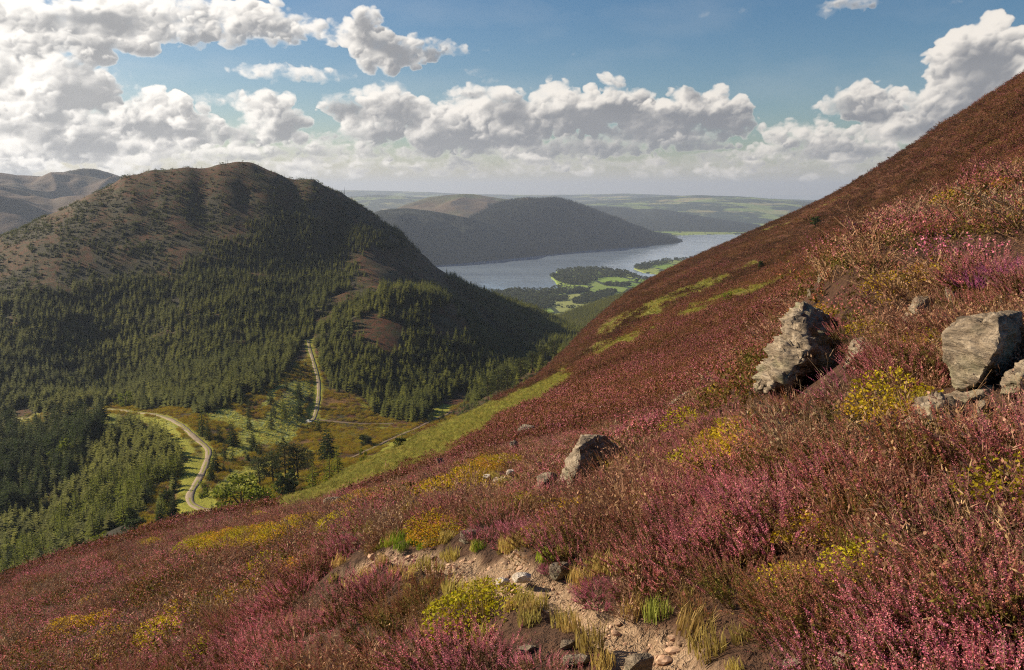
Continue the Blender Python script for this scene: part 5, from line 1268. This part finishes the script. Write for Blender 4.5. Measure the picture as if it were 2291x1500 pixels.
# ------------------------------------------------------------------ air, sky, sun, camera
SAZ, SEL = math.radians(-70), math.radians(28)
bm_ = Soup(); x0, x1, y0, y1, z0, z1 = -16000, 16000, -1500, 24500, LAKE-40, 210
P8 = np.array([(a, b, c) for c in (z0, z1) for b in (y0, y1) for a in (x0, x1)], float)
me = mesh_np('haze', P8, [(0, 2, 3, 1), (4, 5, 7, 6), (0, 1, 5, 4), (2, 6, 7, 3), (0, 4, 6, 2), (1, 3, 7, 5)], None, False)
hm = bpy.data.materials.new('haze'); hm.use_nodes = True; hn = hm.node_tree
for nd in list(hn.nodes):
    if nd.type == 'BSDF_PRINCIPLED': hn.nodes.remove(nd)
pv = hn.nodes.new('ShaderNodeVolumePrincipled'); pv.inputs['Density'].default_value = HAZE; pv.inputs['Color'].default_value = (.60, .71, .95, 1); pv.inputs['Anisotropy'].default_value = .25
hn.links.new(pv.outputs[0], hn.nodes['Material Output'].inputs['Volume']); me.materials.append(hm)
tag(link('haze', me), kind='stuff')

w = bpy.data.worlds.new('World'); scene.world = w; w.use_nodes = True; nt = w.node_tree; bg = nt.nodes['Background']
sk = nt.nodes.new('ShaderNodeTexSky'); sk.sky_type = 'NISHITA'; sk.sun_disc = False; sk.sun_elevation = SEL; sk.sun_rotation = SAZ; sk.altitude = 450; sk.air_density = 1.0; sk.dust_density = 1.2; sk.ozone_density = 1.5
im = bpy.data.images.new('clouds', SKW, SKH, alpha=True, float_buffer=True); im.colorspace_settings.name = 'Non-Color'
cl = make_clouds(); im.pixels.foreach_set(cl[::-1].ravel()); im.update(); im.pack()
tc = nt.nodes.new('ShaderNodeTexCoord'); sx = nt.nodes.new('ShaderNodeSeparateXYZ'); nt.links.new(tc.outputs['Generated'], sx.inputs[0])
def mth(op, a, b=0., cl_=False):
    n = nt.nodes.new('ShaderNodeMath'); n.operation = op; n.use_clamp = cl_
    for k, v in ((0, a), (1, b)):
        if isinstance(v, (int, float)): n.inputs[k].default_value = v
        else: nt.links.new(v, n.inputs[k])
    return n.outputs[0]
az_ = mth('ARCTAN2', sx.outputs[0], sx.outputs[1]); el_ = mth('ARCSINE', sx.outputs[2])
uu = mth('DIVIDE', mth('SUBTRACT', az_, AZ0), AZ1-AZ0); vv_ = mth('DIVIDE', mth('SUBTRACT', el_, EL0), EL1-EL0)
cx = nt.nodes.new('ShaderNodeCombineXYZ'); nt.links.new(uu, cx.inputs[0]); nt.links.new(vv_, cx.inputs[1])
ti = nt.nodes.new('ShaderNodeTexImage'); ti.image = im; ti.extension = 'CLIP'; ti.interpolation = 'Cubic'; nt.links.new(cx.outputs[0], ti.inputs[0])
bg.inputs[1].default_value = SKYS
cs = nt.nodes.new('ShaderNodeVectorMath'); cs.operation = 'SCALE'; nt.links.new(ti.outputs[0], cs.inputs[0]); cs.inputs[3].default_value = CLOUD/SKYS
hs = nt.nodes.new('ShaderNodeHueSaturation'); hs.inputs['Saturation'].default_value = 1.35; nt.links.new(sk.outputs[0], hs.inputs['Color'])
mx = nt.nodes.new('ShaderNodeMix'); mx.data_type = 'RGBA'; nt.links.new(ti.outputs[1], mx.inputs[0]); nt.links.new(hs.outputs[0], mx.inputs[6]); nt.links.new(cs.outputs[0], mx.inputs[7])
nt.links.new(mx.outputs[2], bg.inputs[0])
s = bpy.data.lights.new('sun', 'SUN'); s.energy = SUN; s.angle = math.radians(.5); s.color = (1, .84, .59); so = link('sun', s)
so.rotation_euler = Vector((math.sin(SAZ)*math.cos(SEL), math.cos(SAZ)*math.cos(SEL), math.sin(SEL))).to_track_quat('Z', 'Y').to_euler()
cam = bpy.data.cameras.new('camera'); co = link('camera', cam); scene.camera = co
cam.lens = 36*F/W0; cam.clip_end = 120000; cam.clip_start = .05; co.rotation_euler = (math.pi/2-PITCH, 0, 0)
scene.view_settings.view_transform = 'Standard'; scene.view_settings.look = 'None'; scene.view_settings.exposure = EXPO; scene.view_settings.gamma = 1
cy = scene.cycles; cy.max_bounces = 5; cy.diffuse_bounces = 2; cy.glossy_bounces = 2; cy.transmission_bounces = 3; cy.volume_bounces = 0; cy.transparent_max_bounces = 4
cy.caustics_reflective = False; cy.caustics_refractive = False; cy.use_denoising = False; cy.use_adaptive_sampling = True; cy.adaptive_threshold = .01; cy.filter_width = 1.15
scene.render.use_persistent_data = False
